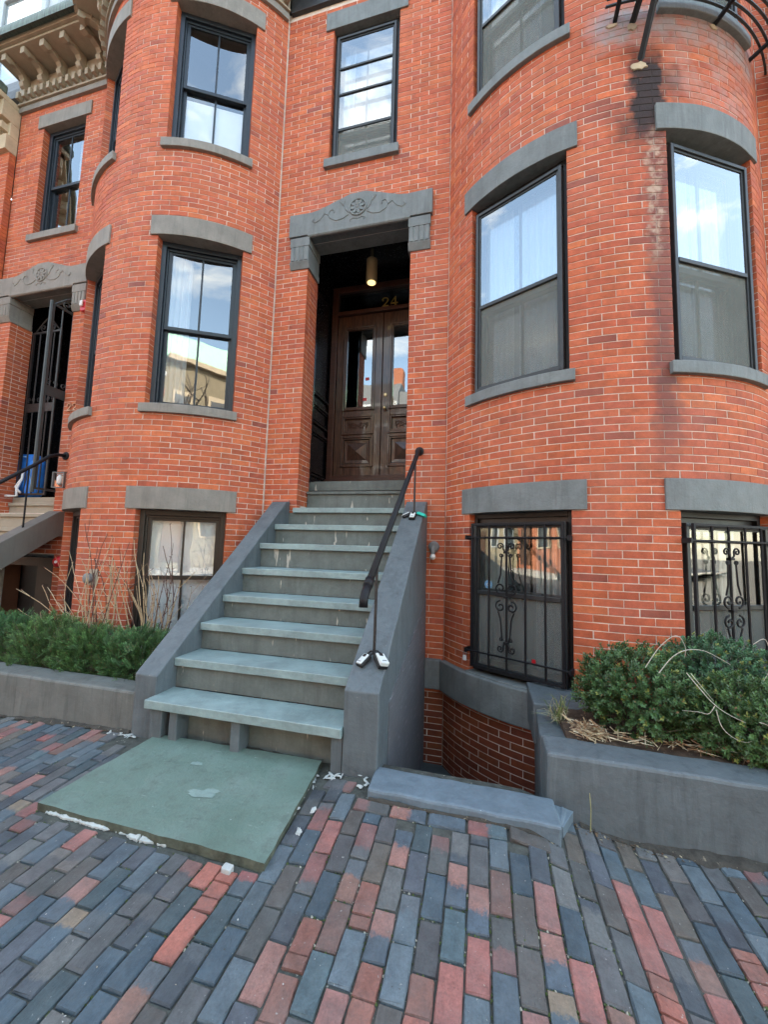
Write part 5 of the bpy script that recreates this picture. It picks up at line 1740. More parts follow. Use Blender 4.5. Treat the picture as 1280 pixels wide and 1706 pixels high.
# ------------------------------------------------------------ hand rails
XR = -0.705
rail = empty('hand_rail', (XR, 3.3, -0.6), 'black iron pipe hand rail on the right side of the grey stoop', 'handrail')
pts = [(XR, D - 0.012, 1.075), (XR, D - 0.07, 1.070), (XR, D - 0.11, 1.045), (XR, 4.10, 0.975), (XR, 2.42, -0.228)]
MB().tube(pts, 0.024, 12).build('rail_pipe', M['iron'], rail, smooth=True)
el = MB()
el.tube([(XR, 2.44, -0.214), (XR, 2.385, -0.254)], 0.031, 12)
el.tube([(XR, 2.40, -0.243), (XR, 2.345, -0.288), (XR, 2.315, -0.325), (XR, 2.31, -0.372)], 0.028, 12)
el.build('rail_elbow', M['iron'], rail, smooth=True)
MB().lathe([(0.050, 0), (0.050, 0.008), (0.030, 0.016)], (XR, D - 0.002, 1.075), (0, -1, 0), 16).build('wall_flange', M['iron'], rail)
def cheek_top(y): return -0.885 + 1.39 * min(1, (y - 2.36) / (D - 2.36) / 0.965)
for y in (2.590, 4.02):
    zt = -0.228 + (y - 2.42) / (4.10 - 2.42) * 1.203
    MB().tube([(XR, y, cheek_top(y) - 0.03), (XR, y + 0.012, zt - 0.01)], 0.0105, 8).build('rail_post', M['ironrust'], rail)
rail22 = empty('hand_rail', (-5.915, 3.7, 0.2), 'black curved hand rail running up to the brick beside the blue bag', 'handrail')
zz = 0.19
MB().tube([(-5.915, D - 0.005, 1.185), (-5.915, D - 0.10, 1.180), (-5.915, 4.08, 1.135), (-5.915, 3.98, 1.045), (-5.915, 3.88, 0.955), (-5.915, 2.2, -0.42)], 0.024, 12).build('rail_pipe', M['iron'], rail22, smooth=True)
MB().lathe([(0.060, 0), (0.060, 0.010), (0.035, 0.018)], (-5.915, D - 0.002, 1.185), (0, -1, 0), 16).build('wall_flange', M['iron'], rail22)
MB().tube([(-5.915, 3.84, 0.03), (-5.915, 3.84, 0.93)], 0.011, 8).build('rail_post', M['iron'], rail22)

# ------------------------------------------------------------ key boxes hung on the rail posts
def key_box(name, org, yaw, tilt, w, l, h, face, label, hood=False, matbody='black', roll=0.0):
    """little combination lock box with a shackle, lying on the cheek wall"""
    root = empty(name, org, label, 'lock box', 'key lock boxes on the hand rail')
    T = Matrix.Rotation(yaw, 4, 'Z') @ Matrix.Rotation(tilt, 4, 'X') @ Matrix.Rotation(roll, 4, 'Y')
    def put(mb, nm, mat, bevel=0.0, smooth=False):
        mb.v = [tuple(Vector(org) + T @ Vector(p)) for p in mb.v]
        return mb.build(nm, M[mat], root, bevel=bevel, smooth=smooth)
    # local: y runs away from the post, z is up out of the wall
    put(MB().box(-w / 2, w / 2, -l, 0, 0, h * 0.62), 'case', matbody, 0.007)
    f = MB()
    if hood:
        f.hexa([(-w * 0.44, -l * 1.0, h * 0.45), (w * 0.44, -l * 1.0, h * 0.45), (w * 0.44, -0.006, h * 0.60), (-w * 0.44, -0.006, h * 0.60),
                (-w * 0.44, -l * 0.97, h * 1.05), (w * 0.44, -l * 0.97, h * 1.05), (w * 0.44, -0.010, h * 0.82), (-w * 0.44, -0.010, h * 0.82)])
    else:
        f.box(-w * 0.40, w * 0.40, -l * 0.94, -l * 0.07, h * 0.5, h * 0.80)
    put(f, 'cover', face, 0.006)
    zt = h * (0.84 if hood else 0.80)
    b = MB().box(-w * 0.20, w * 0.20, -l * 0.36, -l * 0.14, zt - 0.002, zt + 0.004)
    put(b, 'dial_shutter', 'black', 0.002)
    zt2 = h * (1.00 if hood else 0.80)
    put(MB().box(-w * 0.22, w * 0.22, -l * 0.80, -l * 0.75, zt2 - 0.003, zt2 + 0.0015), 'printed_strip', 'grey')
    s = MB().tube([(-w * 0.30, -0.004, h * 0.35), (-w * 0.30, 0.020, h * 0.35), (-w * 0.16, 0.036, h * 0.36), (w * 0.16, 0.036, h * 0.36), (w * 0.30, 0.020, h * 0.35), (w * 0.30, -0.004, h * 0.35)], 0.0055, 7)
    put(s, 'shackle', 'black', smooth=True)
    return root
sl = math.atan2(1.39, (D - 2.36) * 0.965)
def on_cheek(x, y, lift=0.004): return (x, y, cheek_top(y) + lift)
key_box('key_box', on_cheek(XR - 0.022, 2.562), RAD(-34), sl * 0.92, 0.062, 0.098, 0.046, 'silver', 'smaller silver and black key box at the foot of the front rail post', roll=RAD(-4))
key_box('key_box', on_cheek(XR + 0.026, 2.566), RAD(38), sl * 0.80, 0.070, 0.112, 0.054, 'silver', 'larger pale key box with a sloped cover at the foot of the front rail post', hood=True, roll=RAD(12))
key_box('key_box', on_cheek(XR - 0.030, 3.985), RAD(-58), sl * 0.7, 0.060, 0.092, 0.046, 'silver', 'black key box with silver face, left of the three at the upper rail post', roll=RAD(-14))
key_box('key_box', on_cheek(XR + 0.004, 3.985), RAD(-4), sl, 0.064, 0.100, 0.052, 'silver', 'silver faced key box in the middle at the upper rail post', hood=False)
key_box('key_box', on_cheek(XR + 0.035, 3.995), RAD(66), sl * 0.5, 0.050, 0.105, 0.040, 'teal', 'teal green key box lying right of the upper rail post', matbody='teal', roll=RAD(18))
# padlock on the window guard
Fg = bay_plane(XC24, -1)
pd = empty('padlock', Fg.pt(-HW - 0.02, 0.06, -1.02), 'small grey padlock hanging on the left end of the window grille', 'padlock')
MB().fbox(Fg, -HW + 0.005 - 0.03, -HW + 0.037 - 0.03, 0.045, 0.062, -1.06, -1.012).build('lock_body', M['silver'], pd, bevel=0.003)
MB().tube([Fg.pt(-HW - 0.022, 0.053, -1.014), Fg.pt(-HW - 0.022, 0.053, -0.985), Fg.pt(-HW - 0.010, 0.053, -0.972), Fg.pt(-HW + 0.002, 0.053, -0.985), Fg.pt(-HW + 0.002, 0.053, -1.014)], 0.003, 6).build('shackle', M['grey'], pd)

# ------------------------------------------------------------ lamps and fittings
lp = empty('ceiling_lamp', (-1.535, 4.93, 4.16), 'lit brass cylinder lamp hanging in the dark porch above the door', 'lamp')
MB().lathe([(0.075, 3.66), (0.078, 3.665), (0.078, 3.985), (0.070, 3.995), (0.02, 4.0), (0.02, 4.155)], (-1.535, 4.93, 0), (0, 0, 1), 20).build('lamp_shade', M['lampshade'], lp)
MB().lathe([(0.058, 3.652), (0.058, 3.657)], (-1.535, 4.93, 0), (0, 0, 1), 18).build('lamp_bulb', M['bulb'], lp)
wl_ = empty('wall_lamp', (-0.525, D, -0.02), 'round grey wall lamp base with a bare white bulb beside the stoop', 'lamp')
MB().lathe([(0.060, 0), (0.060, 0.014), (0.045, 0.026)], (-0.525, D - 0.002, 0.012), (0, -1, 0), 18).build('lamp_base', M['grey'], wl_)
MB().lathe([(0.022, 0), (0.026, 0.03), (0.026, 0.085)], (-0.530, D - 0.040, 0.02), (0, -0.12, -1), 14).build('lamp_socket', M['grey'], wl_)
MB().lathe([(0.012, 0), (0.026, 0.012), (0.033, 0.034), (0.026, 0.056), (0.010, 0.066)], (-0.530, D - 0.050, -0.063), (0, -0.1, -1), 14).build('lamp_bulb', M['whitep'], wl_, smooth=True)
st = empty('alarm_strobe', (-5.80, D, 3.43), 'red fire alarm strobe with clear lens under the left door hood', 'alarm')
MB().box(-5.86, -5.755, D - 0.055, D - 0.004, 3.37, 3.54).build('alarm_case', M['red'], st, bevel=0.01)
MB().box(-5.845, -5.79, D - 0.085, D - 0.056, 3.43, 3.52).build('alarm_lens', M['whitep'], st, bevel=0.012)
rb = empty('alarm_bell', (-5.80, D - 0.0, -0.34), 'round red alarm bell with white rim under the sloping stoop wall', 'alarm')
MB().lathe([(0.072, 0), (0.078, 0.02), (0.066, 0.052), (0.03, 0.068)], (-5.79, D - 0.03, -0.34), (0.25, -1, 0), 18).build('bell_dome', M['red'], rb, smooth=True)
MB().lathe([(0.080, 0), (0.080, 0.012)], (-5.79, D - 0.022, -0.34), (0.25, -1, 0), 18).build('bell_rim', M['whitep'], rb)
MB().lathe([(0.020, 0), (0.020, 0.006)], (-5.772, D - 0.100, -0.34), (0.25, -1, 0), 12).build('bell_badge', M['whitep'], rb)
MB().box(-5.82, -5.76, D - 0.030, D - 0.003, -0.38, -0.30).build('bell_box', M['grey'], rb)
ln = empty('glass_lantern', (-5.70, D - 0.05, 0.80), 'square clear glass panel lamp on a bracket beside the blue bag', 'lamp')
FL = Plane(-5.70, D - 0.22, RAD(12))
lm = MB()
ring(lm, FL, -0.085, 0.085, 0.68, 0.90, 0.012, -0.02, 0.02)
lm.build('lantern_frame', M['grey'], ln, bevel=0.003)
MB().fbox(FL, -0.073, 0.073, -0.004, 0.0, 0.692, 0.888).build('lantern_pane', M['glass'], ln)
MB().lathe([(0.02, 0), (0.036, 0.03), (0.036, 0.11), (0.015, 0.14)], (-5.695, D - 0.21, 0.72), (0, 0, 1), 10).build('lantern_bulb', M['whitep'], ln, smooth=True)
MB().tube([(-5.69, D - 0.20, 0.905), (-5.72, D - 0.12, 0.92), (-5.76, D - 0.02, 0.92)], 0.008, 6).build('lantern_bracket', M['grey'], ln)
MB().box(-5.775, -5.745, D - 0.022, D - 0.003, 0.80, 0.98).build('bracket_plate', M['cheek22'], ln)
vt = empty('gas_vent', b22.pt(au(-2.2), 0.0, -0.44), 'round metal vent cap on a beige plate behind the bare stems of the left bay', 'vent')
MB().fbox(b22, au(-3.6), au(0.2), 0.002, 0.014, -0.52, -0.34).build('vent_plate', M['tread22'], vt, bevel=0.003)
MB().lathe([(0.040, 0.0), (0.040, 0.02), (0.055, 0.024), (0.057, 0.055), (0.035, 0.07), (0.015, 0.074)], b22.pt(au(-2.4), 0.014, -0.44), (b22.pt(au(-2.4), 1, 0)[0] - b22.pt(au(-2.4), 0, 0)[0], b22.pt(au(-2.4), 1, 0)[1] - b22.pt(au(-2.4), 0, 0)[1], 0), 20).build('vent_cap', M['grey'], vt)

# ------------------------------------------------------------ blue bag in the doorway of 22
bag = empty('blue_bag', (-7.2, D + 0.58, 0.63), 'bulky blue bag with white straps standing behind the iron gate', 'bag')
def blob(cx, cy, z0, w, dpt, h, seed, lean=0.0, power=2.6):
    mb = MB()
    nu, nv = 28, 14
    vs, fs = [], []
    for j in range(nv + 1):
        v = -pi / 2 + pi * j / nv
        for i in range(nu):
            a = 2 * pi * i / nu
            def se(t, e): return math.copysign(abs(t) ** e, t)
            x = w / 2 * se(cos(v), 0.45) * se(cos(a), 0.5)
            y = dpt / 2 * se(cos(v), 0.45) * se(sin(a), 0.6)
            z = h / 2 * se(sin(v), 0.55)
            tp = 1 - 0.22 * (z / h + 0.5)
            nn = noise.noise_vector((x * 6 + seed, y * 6, z * 6)) * 0.018
            vs.append((cx + x * tp + nn.x + lean * z, cy + y + nn.y, z0 + h / 2 + z + nn.z))
    for j in range(nv):
        for i in range(nu):
            k = (i + 1) % nu
            fs.append((j * nu + i, j * nu + k, (j + 1) * nu + k, (j + 1) * nu + i))
    return mb.add(vs, fs)
blob(-7.40, D + 0.52, 0.63, 0.60, 0.26, 0.74, 1.3).build('bag_body', M['bluebag'], bag, smooth=True)
blob(-7.10, D + 0.42, 0.63, 0.26, 0.18, 0.60, 5.3, 0.05).build('side_pocket', M['bluebag'], bag, smooth=True)
pp = MB()
pp.tube([(-7.710, D + 0.370, 0.710), (-7.700, D + 0.370, 1.090), (-7.610, D + 0.370, 1.250), (-7.410, D + 0.370, 1.320), (-7.250, D + 0.370, 1.290)], 0.010, 6)
pp.tube([(-7.010, D + 0.290, 1.130), (-7.030, D + 0.285, 0.990), (-6.980, D + 0.285, 0.870), (-7.010, D + 0.290, 0.710)], 0.009, 6)
pp.build('piping', M['bluelight'], bag, smooth=True)
sw = MB()
sw.tube([(-7.250, D + 0.340, 1.090), (-7.210, D + 0.300, 0.910), (-7.240, D + 0.260, 0.750), (-7.190, D + 0.240, 0.640), (-7.270, D + 0.200, 0.630), (-7.410, D + 0.190, 0.632)], 0.018, 6)
sw.tube([(-7.210, D + 0.310, 0.950), (-7.290, D + 0.270, 0.790), (-7.150, D + 0.260, 0.690)], 0.016, 6)
sw.lathe([(0.045, 0), (0.05, 0.02), (0.03, 0.03)], (-7.510, D + 0.360, 1.020), (0, -1, 0), 12)
sw.build('strap', M['whitep'], bag, smooth=True)

# ------------------------------------------------------------ fire escape over the right bay
fe = empty('fire_escape', b24.pt(au(18), 0.3, 4.72), 'black iron fire escape balcony bracketed to the top of the right bay', 'fire escape')
for r in [0.075 + 0.05 * k for k in range(15)]:
    MB().arc(b24, au(-2.5), au(62), r - 0.009, r + 0.009, 4.775, 4.787, 30).build('platform_slat', M['irongrey'], fe)
for t in (0.4, 9.5, 29.1, 48):
    u = au(t) 
    MB().tube([b24.pt(u, -0.02, 4.71), b24.pt(u, 0.14, 4.745), b24.pt(u, 0.80, 4.748)], 0.020, 6).build('bracket_bar', M['iron'], fe)
MB().tube([b24.pt(au(6.7), -0.02, 4.28), b24.pt(au(6.9), 0.42, 4.755)], 0.027, 4).build('strut', M['iron'], fe)
MB().tube([b24.pt(au(4.9), -0.02, 4.66), b24.pt(au(5.1), 0.30, 4.755)], 0.027, 4).build('strut', M['iron'], fe)
for t in range(0, 60, 6):
    MB().tube([b24.pt(au(t), 0.78, 4.84), b24.pt(au(t), 0.78, 5.75)], 0.010, 5).build('baluster', M['iron'], fe)
for zz in (5.2, 5.75):
    MB().tube([b24.pt(au(t), 0.78, zz) for t in range(-2, 62, 4)], 0.014, 6).build('guard_rail', M['iron'], fe)
MB().tube([b24.pt(au(46), 0.30, 4.3), b24.pt(au(46), 0.32, 5.2)], 0.016, 6).build('ladder_rail', M['iron'], fe)
def patch(t, z, w, h, seed, parent, name='mortar_patch', mat='cream'):
    mb = MB()
    n = 14
    r = random.Random(seed)
    ps = [(au(t) + w * cos(2 * pi * i / n) * r.uniform(0.6, 1.1), z + h * sin(2 * pi * i / n) * r.uniform(0.6, 1.1)) for i in range(n)]
    mb.prism(b24, ps, -0.004, 0.010)
    return mb.build(name, M[mat], parent, bevel=0.003)
patch(6.2, 4.225, 0.075, 0.042, 3, bw24)
patch(4.6, 4.62, 0.055, 0.040, 8, bw24, mat='tan')
patch(-0.6, 4.67, 0.050, 0.020, 5, bw24)
patch(24.5, 0.475, 0.13, 0.062, 21, h24, 'cement_patch', 'curb')
patch(28.5, 4.68, 0.045, 0.025, 6, bw24)

# ------------------------------------------------------------ shrubs
def leaf_quad(mb, p, t, nrm, l, w, col):
    t = t.normalized()
    s = t.cross(nrm)
    if s.length < 1e-4: s = t.orthogonal()
    s = s.normalized()
    m = p + t * l * 0.5
    up = nrm.normalized() * w * 0.18
    mb.add([p, m + s * w * 0.5 + up, p + t * l, m - s * w * 0.5 + up], [(0, 1, 2), (0, 2, 3)], col)
def boxwood(label, centre, rad, n, seed, tint=(1, 1, 1), lf=0.0235):
    r = random.Random(seed)
    c = Vector(centre)
    root = empty('boxwood_shrub', (c.x, c.y, c.z - rad[2]), label, 'shrub', 'boxwoods in the right planter')
    mb = MB()
    tw = MB()
    def radius(dv):
        return 1 + 0.16 * noise.noise(dv * 2.1 + Vector((seed, 0, 0))) + 0.13 * noise.noise(dv * 5.0 + Vector((0, seed, 0)))
    nt = n // 14
    for k in range(nt):
        z = r.uniform(-0.75, 1)
        a = r.uniform(0, 2 * pi)
        q = math.sqrt(1 - z * z)
        dv = Vector((q * cos(a), q * sin(a), z))
        depth = 1 - abs(r.gauss(0, 0.10))
        if r.random() < 0.18: depth -= r.uniform(0.1, 0.4)
        ra = radius(dv) * depth
        tip = c + Vector((dv.x * rad[0] * ra, dv.y * rad[1] * ra, dv.z * rad[2] * ra))
        axis = (dv + Vector((r.gauss(0, .35), r.gauss(0, .35), r.gauss(0.35, .3)))).normalized()
        L = r.uniform(0.035, 0.065)
        base = tip - axis * L
        if r.random() < 0.3: tw.tube([base - axis * 0.05, tip], 0.0013, 3, False, (0.10, 0.08, 0.05))
        shade = r.uniform(0.6, 1.4)
        young = r.random() < 0.11
        for i in range(14):
            f = i / 13
            p = base + axis * L * f
            side_ = axis.orthogonal().normalized()
            side_.rotate(Matrix.Rotation(i * 2.4 + r.uniform(-.3, .3), 3, axis))
            t = (side_ + axis * (0.35 + 0.7 * f)).normalized()
            nr = (axis + Vector((0, 0, 0.5)) + side_ * -0.3)
            if young and f > 0.7: col = (0.25, 0.28, 0.07)
            else:
                g = r.uniform(0.8, 1.2) * shade
                col = (0.078 * g * tint[0], 0.160 * g * tint[1], 0.056 * g * tint[2])
                if r.random() < 0.06: col = (0.13, 0.20, 0.11)
                if r.random() < 0.008: col = (0.22, 0.13, 0.06)
            leaf_quad(mb, p, t, nr, lf * r.uniform(0.75, 1.15), lf * 0.52, col)
    mb.build('foliage', M['leaf'], root)
    for i in range(9):
        a = r.uniform(0, 2 * pi)
        b0 = Vector((c.x + 0.05 * cos(a), c.y + 0.05 * sin(a), c.z - rad[2] - 0.02))
        e = c + Vector((rad[0] * 0.6 * cos(a), rad[1] * 0.6 * sin(a), rad[2] * r.uniform(-0.3, 0.4)))
        tw.tube([b0, b0.lerp(e, 0.5) + Vector((0, 0, 0.05)), e], 0.008, 5, True, (0.09, 0.075, 0.055), 0.003)
    tw.build('twigs', M['twig'], root)
    return root
boxwood('rounded dense boxwood with yellow tips nearest the barred left window', (0.965, 2.97, -0.895), (0.365, 0.32, 0.30), 19000, 3)
boxwood('dark boxwood spilling over the right planter edge in front', (1.52, 2.82, -0.965), (0.38, 0.31, 0.27), 17000, 9, (1.05, 1.0, 0.9))
boxwood('blue green boxwood close under the right barred window', (1.56, 3.24, -0.84), (0.42, 0.27, 0.30), 13000, 15, (0.95, 1.08, 1.45))
boxwood('boxwood at the right edge of the planter, cut by the frame', (2.15, 3.0, -0.88), (0.36, 0.30, 0.31), 6000, 21)
def yew(label, centre, rad, n, seed, tint=(1, 1, 1)):
    r = random.Random(seed)
    c = Vector(centre)
    root = empty('yew_shrub', (c.x, c.y, c.z - rad[2]), label, 'shrub', 'yew hedge in the left planter')
    mb = MB()
    for k in range(n // 22):
        z = r.uniform(-0.8, 1)
        a = r.uniform(0, 2 * pi)
        q = math.sqrt(1 - z * z)
        dv = Vector((q * cos(a), q * sin(a), z))
        ra = (1 + 0.22 * noise.noise(dv * 2.3 + Vector((seed, 0, 0))) + 0.16 * noise.noise(dv * 5 + Vector((0, seed, 0)))) * (1 - abs(r.gauss(0, 0.16)))
        tip = c + Vector((dv.x * rad[0] * ra, dv.y * rad[1] * ra, dv.z * rad[2] * ra))
        axis = (dv * 0.8 + Vector((r.gauss(0, .4), r.gauss(0, .4), r.gauss(0.55, .35)))).normalized()
        L = r.uniform(0.07, 0.14)
        base = tip - axis * L
        sd = axis.cross(Vector((r.gauss(0, 1), r.gauss(0, 1), r.gauss(0, 1)))).normalized()
        sh = r.uniform(0.55, 1.5)
        for i in range(22):
            f = i / 21
            s = sd * (1 if i % 2 else -1)
            t = (s + axis * 0.75 + Vector((r.gauss(0, .12), r.gauss(0, .12), r.gauss(0.1, .12)))).normalized()
            g = sh * r.uniform(0.8, 1.2)
            col = (0.056 * g * tint[0], 0.122 * g * tint[1], 0.040 * g * tint[2])
            if f > 0.85: col = tuple(x * 1.7 for x in col)
            if r.random() < 0.03: col = (0.16, 0.12, 0.05)
            leaf_quad(mb, base + axis * L * f, t, axis.cross(s), 0.029 * (1 - 0.35 * f) * r.uniform(0.8, 1.2), 0.0062, col)
    mb.build('foliage', M['leaf'], root)
    tw = MB()
    for i in range(12):
        a = r.uniform(0, 2 * pi)
        b0 = Vector((c.x + 0.06 * cos(a), c.y + 0.05 * sin(a), c.z - rad[2] - 0.02))
        e = c + Vector((rad[0] * 0.75 * cos(a), rad[1] * 0.75 * sin(a), rad[2] * r.uniform(-0.2, 0.75)))
        tw.tube([b0, b0.lerp(e, 0.5) + Vector((0, 0, 0.04)), e], 0.007, 5, True, (0.10, 0.07, 0.05), 0.002)
    tw.build('twigs', M['twig'], root)
yew('fresh dark green yew touching the left cheek wall of the stoop', (-2.88, 2.88, -1.00), (0.40, 0.30, 0.27), 24000, 31)
yew('yew clump in the middle of the left planter under the bare stems', (-3.40, 2.88, -1.00), (0.42, 0.30, 0.26), 22000, 37, (1.05, 1, 0.9))
yew('paler tipped yew clump second from the left edge of the hedge', (-3.95, 2.90, -1.00), (0.42, 0.31, 0.30), 22000, 41, (1.2, 1.05, 1.0))
yew('yew clump at the far left end of the hedge beside the brown stoop', (-4.52, 2.90, -1.00), (0.44, 0.31, 0.30), 18000, 45, (1.0, 1.1, 1.2))
yew('yew clump beyond the left picture edge in the left planter', (-5.15, 2.90, -0.97), (0.36, 0.27, 0.24), 6000, 49)

# bare stems behind the yew
def bare_shrub(label, stems, seed, group='bare stemmed shrubs'):
    r = random.Random(seed)
    b0 = stems[0][0]
    root = empty('bare_shrub', b0, label, 'shrub', group)
    for base, tip, rad, dark in stems:
        mb = MB()
        base, tip = Vector(base), Vector(tip)
        n = 9
        bend = Vector((r.gauss(0, .07), r.gauss(0, .05), 0))
        pts = []
        for i in range(n + 1):
            f = i / n
            p = base.lerp(tip, f) + bend * sin(pi * f) + noise.noise_vector((f * 5 + seed, base.x * 9, tip.x * 7)) * 0.018 * f
            pts.append(p)
        c = (0.10, 0.052, 0.038) if dark else r.choice([(0.46, 0.34, 0.20), (0.38, 0.26, 0.15), (0.52, 0.42, 0.27)])
        mb.tube(pts, rad, 5, True, c, rad * 0.45)
        for i in range(3, n + 1):
            if r.random() < 0.75:
                d = Vector((r.gauss(0, 1), r.gauss(0, .6), r.uniform(0.1, 1))).normalized()
                mb.tube([pts[i], pts[i] + d * 0.016], rad * 0.9, 4, True, (0.09, 0.045, 0.035), rad * 0.4)
        for i in range(2):
            if r.random() < 0.7:
                k = r.randint(3, n - 1)
                d = ((tip - base).normalized() + Vector((r.gauss(0, .5), r.gauss(0, .3), r.gauss(0, .2)))).normalized()
                L = r.uniform(0.08, 0.30)
                mb.tube([pts[k], pts[k] + d * L * 0.5 + Vector((0, 0, 0.01)), pts[k] + d * L + Vector((0, 0, 0.02))], rad * 0.6, 4, True, c, rad * 0.3)
        mb.build('stem', M['twig'], root)
    return root
S1 = []
r_ = random.Random(5)
for bx, tx, tz, rd, dk in ((-3.78, -4.02, 0.15, .0055, 1), (-3.74, -4.55, -0.32, .006, 0), (-3.80, -4.86, -0.58, .006, 0), (-3.72, -4.08, -0.55, .006, 0), (-3.70, -4.14, -0.13, .005, 0), (-3.66, -3.60, 0.04, .0055, 1), (-3.64, -3.86, -0.20, .006, 1), (-3.62, -3.48, -0.05, .005, 0), (-3.60, -3.72, -0.35, .006, 0), (-3.68, -3.32, -0.02, .005, 1), (-3.58, -3.42, -0.28, .0065, 0), (-3.66, -3.76, -0.52, .006, 0), (-3.70, -3.55, -0.40, .006, 0), (-3.62, -4.32, -0.50, .005, 0), (-3.56, -3.68, -0.10, .0045, 1), (-3.75, -3.90, -0.42, .006, 0)):
    S1.append(((bx + r_.uniform(-.03, .03), 3.10 + r_.uniform(-.06, .06), -1.13), (tx, 3.12 + r_.uniform(-.1, .1), tz), rd, dk))
for q in list(S1):
    if r_.random() < 0.75: S1.append((tuple(v + r_.uniform(-.06, .06) * (i < 2) for i, v in enumerate(q[0])), (q[1][0] + r_.uniform(-.16, .16), q[1][1] + r_.uniform(-.1, .1), q[1][2] - r_.uniform(0.0, .22)), q[2] * r_.uniform(.7, 1.1), r_.random() < 0.25))
bare_shrub('fan of bare tan and brown stems before the brick of the left bay', S1, 3)
S2 = []
for bx, tx, tz, rd, dk in ((-3.12, -2.95, 0.15, .005, 1), (-3.08, -3.20, -0.12, .006, 0), (-3.05, -3.35, 0.0, .0055, 0), (-3.00, -3.02, -0.06, .007, 1), (-2.98, -2.86, -0.16, .006, 1), (-3.02, -2.46, -0.62, .0045, 0), (-2.96, -2.62, -0.42, .004, 0), (-3.10, -3.42, -0.32, .006, 0), (-3.16, -3.30, -0.40, .007, 1), (-3.06, -2.98, -0.34, .007, 0), (-3.20, -3.50, -0.20, .008, 0), (-2.94, -2.90, -0.38, .007, 1), (-3.04, -3.14, -0.24, .005, 0), (-2.99, -2.80, -0.30, .005, 1), (-3.22, -3.05, -0.45, .006, 0), (-3.14, -3.36, -0.55, .006, 0)):
    S2.append(((bx + r_.uniform(-.03, .03), 3.12 + r_.uniform(-.06, .06), -1.13), (tx, 3.12 + r_.uniform(-.08, .08), tz), rd, dk))
for q in list(S2):
    if r_.random() < 0.75: S2.append((tuple(v + r_.uniform(-.06, .06) * (i < 2) for i, v in enumerate(q[0])), (q[1][0] + r_.uniform(-.14, .14), q[1][1] + r_.uniform(-.1, .1), q[1][2] - r_.uniform(0.0, .2)), q[2] * r_.uniform(.7, 1.1), r_.random() < 0.25))
bare_shrub('fan of bare stems before the lit basement window left of the stoop', S2, 8)

# dried vines over the boxwoods
vine = empty('dried_vine', (1.1, 2.66, -0.7), 'pale dried vine stems looping over the boxwoods', 'vine')
for pts, w in (([(0.92, 2.66, -0.66), (0.99, 2.66, -0.545), (1.06, 2.66, -0.475), (1.10, 2.66, -0.475), (1.125, 2.66, -0.53), (1.12, 2.66, -0.585)], .0075),
               ([(0.98, 2.64, -0.68), (1.05, 2.64, -0.585), (1.12, 2.64, -0.54), (1.20, 2.64, -0.535), (1.27, 2.64, -0.565), (1.33, 2.64, -0.60)], .008),
               ([(1.10, 2.60, -0.655), (1.15, 2.58, -0.725), (1.20, 2.56, -0.790), (1.26, 2.55, -0.835), (1.34, 2.55, -0.87)], .008),
               ([(1.12, 2.60, -0.655), (1.16, 2.58, -0.715), (1.205, 2.56, -0.78)], .0055),
               ([(1.205, 2.55, -0.80), (1.175, 2.55, -0.845), (1.13, 2.56, -0.845), (1.06, 2.57, -0.85)], .006),
               ([(1.21, 2.55, -0.82), (1.23, 2.55, -0.90), (1.27, 2.54, -0.945), (1.33, 2.54, -0.965), (1.37, 2.54, -0.945)], .0065),
               ([(1.40, 2.55, -0.86), (1.44, 2.55, -0.875), (1.47, 2.55, -0.94)], .007),
               ([(1.50, 2.75, -0.50), (1.56, 2.75, -0.47), (1.58, 2.75, -0.60), (1.54, 2.75, -0.70)], .006)):
    q = [Vector(p) for p in pts]
    f = []
    for i in range(len(q) - 1):
        p0, p1, p2, p3 = q[max(0, i - 1)], q[i], q[i + 1], q[min(len(q) - 1, i + 2)]
        for k in range(5):
            t = k / 5
            f.append(0.5 * ((2 * p1) + (p2 - p0) * t + (2 * p0 - 5 * p1 + 4 * p2 - p3) * t * t + (3 * p1 - p0 - 3 * p2 + p3) * t ** 3))
    f.append(q[-1])
    MB().tube(f, w * 0.30, 5, True, (0.54, 0.50, 0.42), w * 0.13).build('vine_stem', M['twig'], vine)
# grass tuft at the planter corner, straw below it
gt = MB()
r_ = random.Random(17)
for i in range(110):
    a = r_.uniform(0, 2 * pi)
    base = Vector((0.50 + r_.gauss(0, .022), 2.98 + r_.gauss(0, .03), -1.13))
    out = Vector((cos(a) - 0.35, sin(a) - 0.35, 0)) * r_.uniform(0.02, 0.16)
    h = r_.uniform(0.05, 0.20) if r_.random() < 0.6 else r_.uniform(0.0, 0.05)
    mid = base + out * 0.45 + Vector((0, 0, h * 0.8))
    tip = base + out + Vector((0, 0, h * r_.uniform(0.55, 1.1)))
    col = r_.choice([(0.22, 0.27, 0.10), (0.42, 0.40, 0.24), (0.52, 0.46, 0.30), (0.14, 0.20, 0.07)])
    w = Vector((r_.gauss(0, 1), r_.gauss(0, 1), 0)).normalized() * 0.0032
    gt.add([base - w, base + w, mid + w * 0.9, mid - w * 0.9, tip], [(0, 1, 2, 3), (3, 2, 4)], col)
gt.build('grass_tuft', M['straw'], label='pale green grass tuft at the corner of the right planter', cat='grass tuft')
sg = MB()
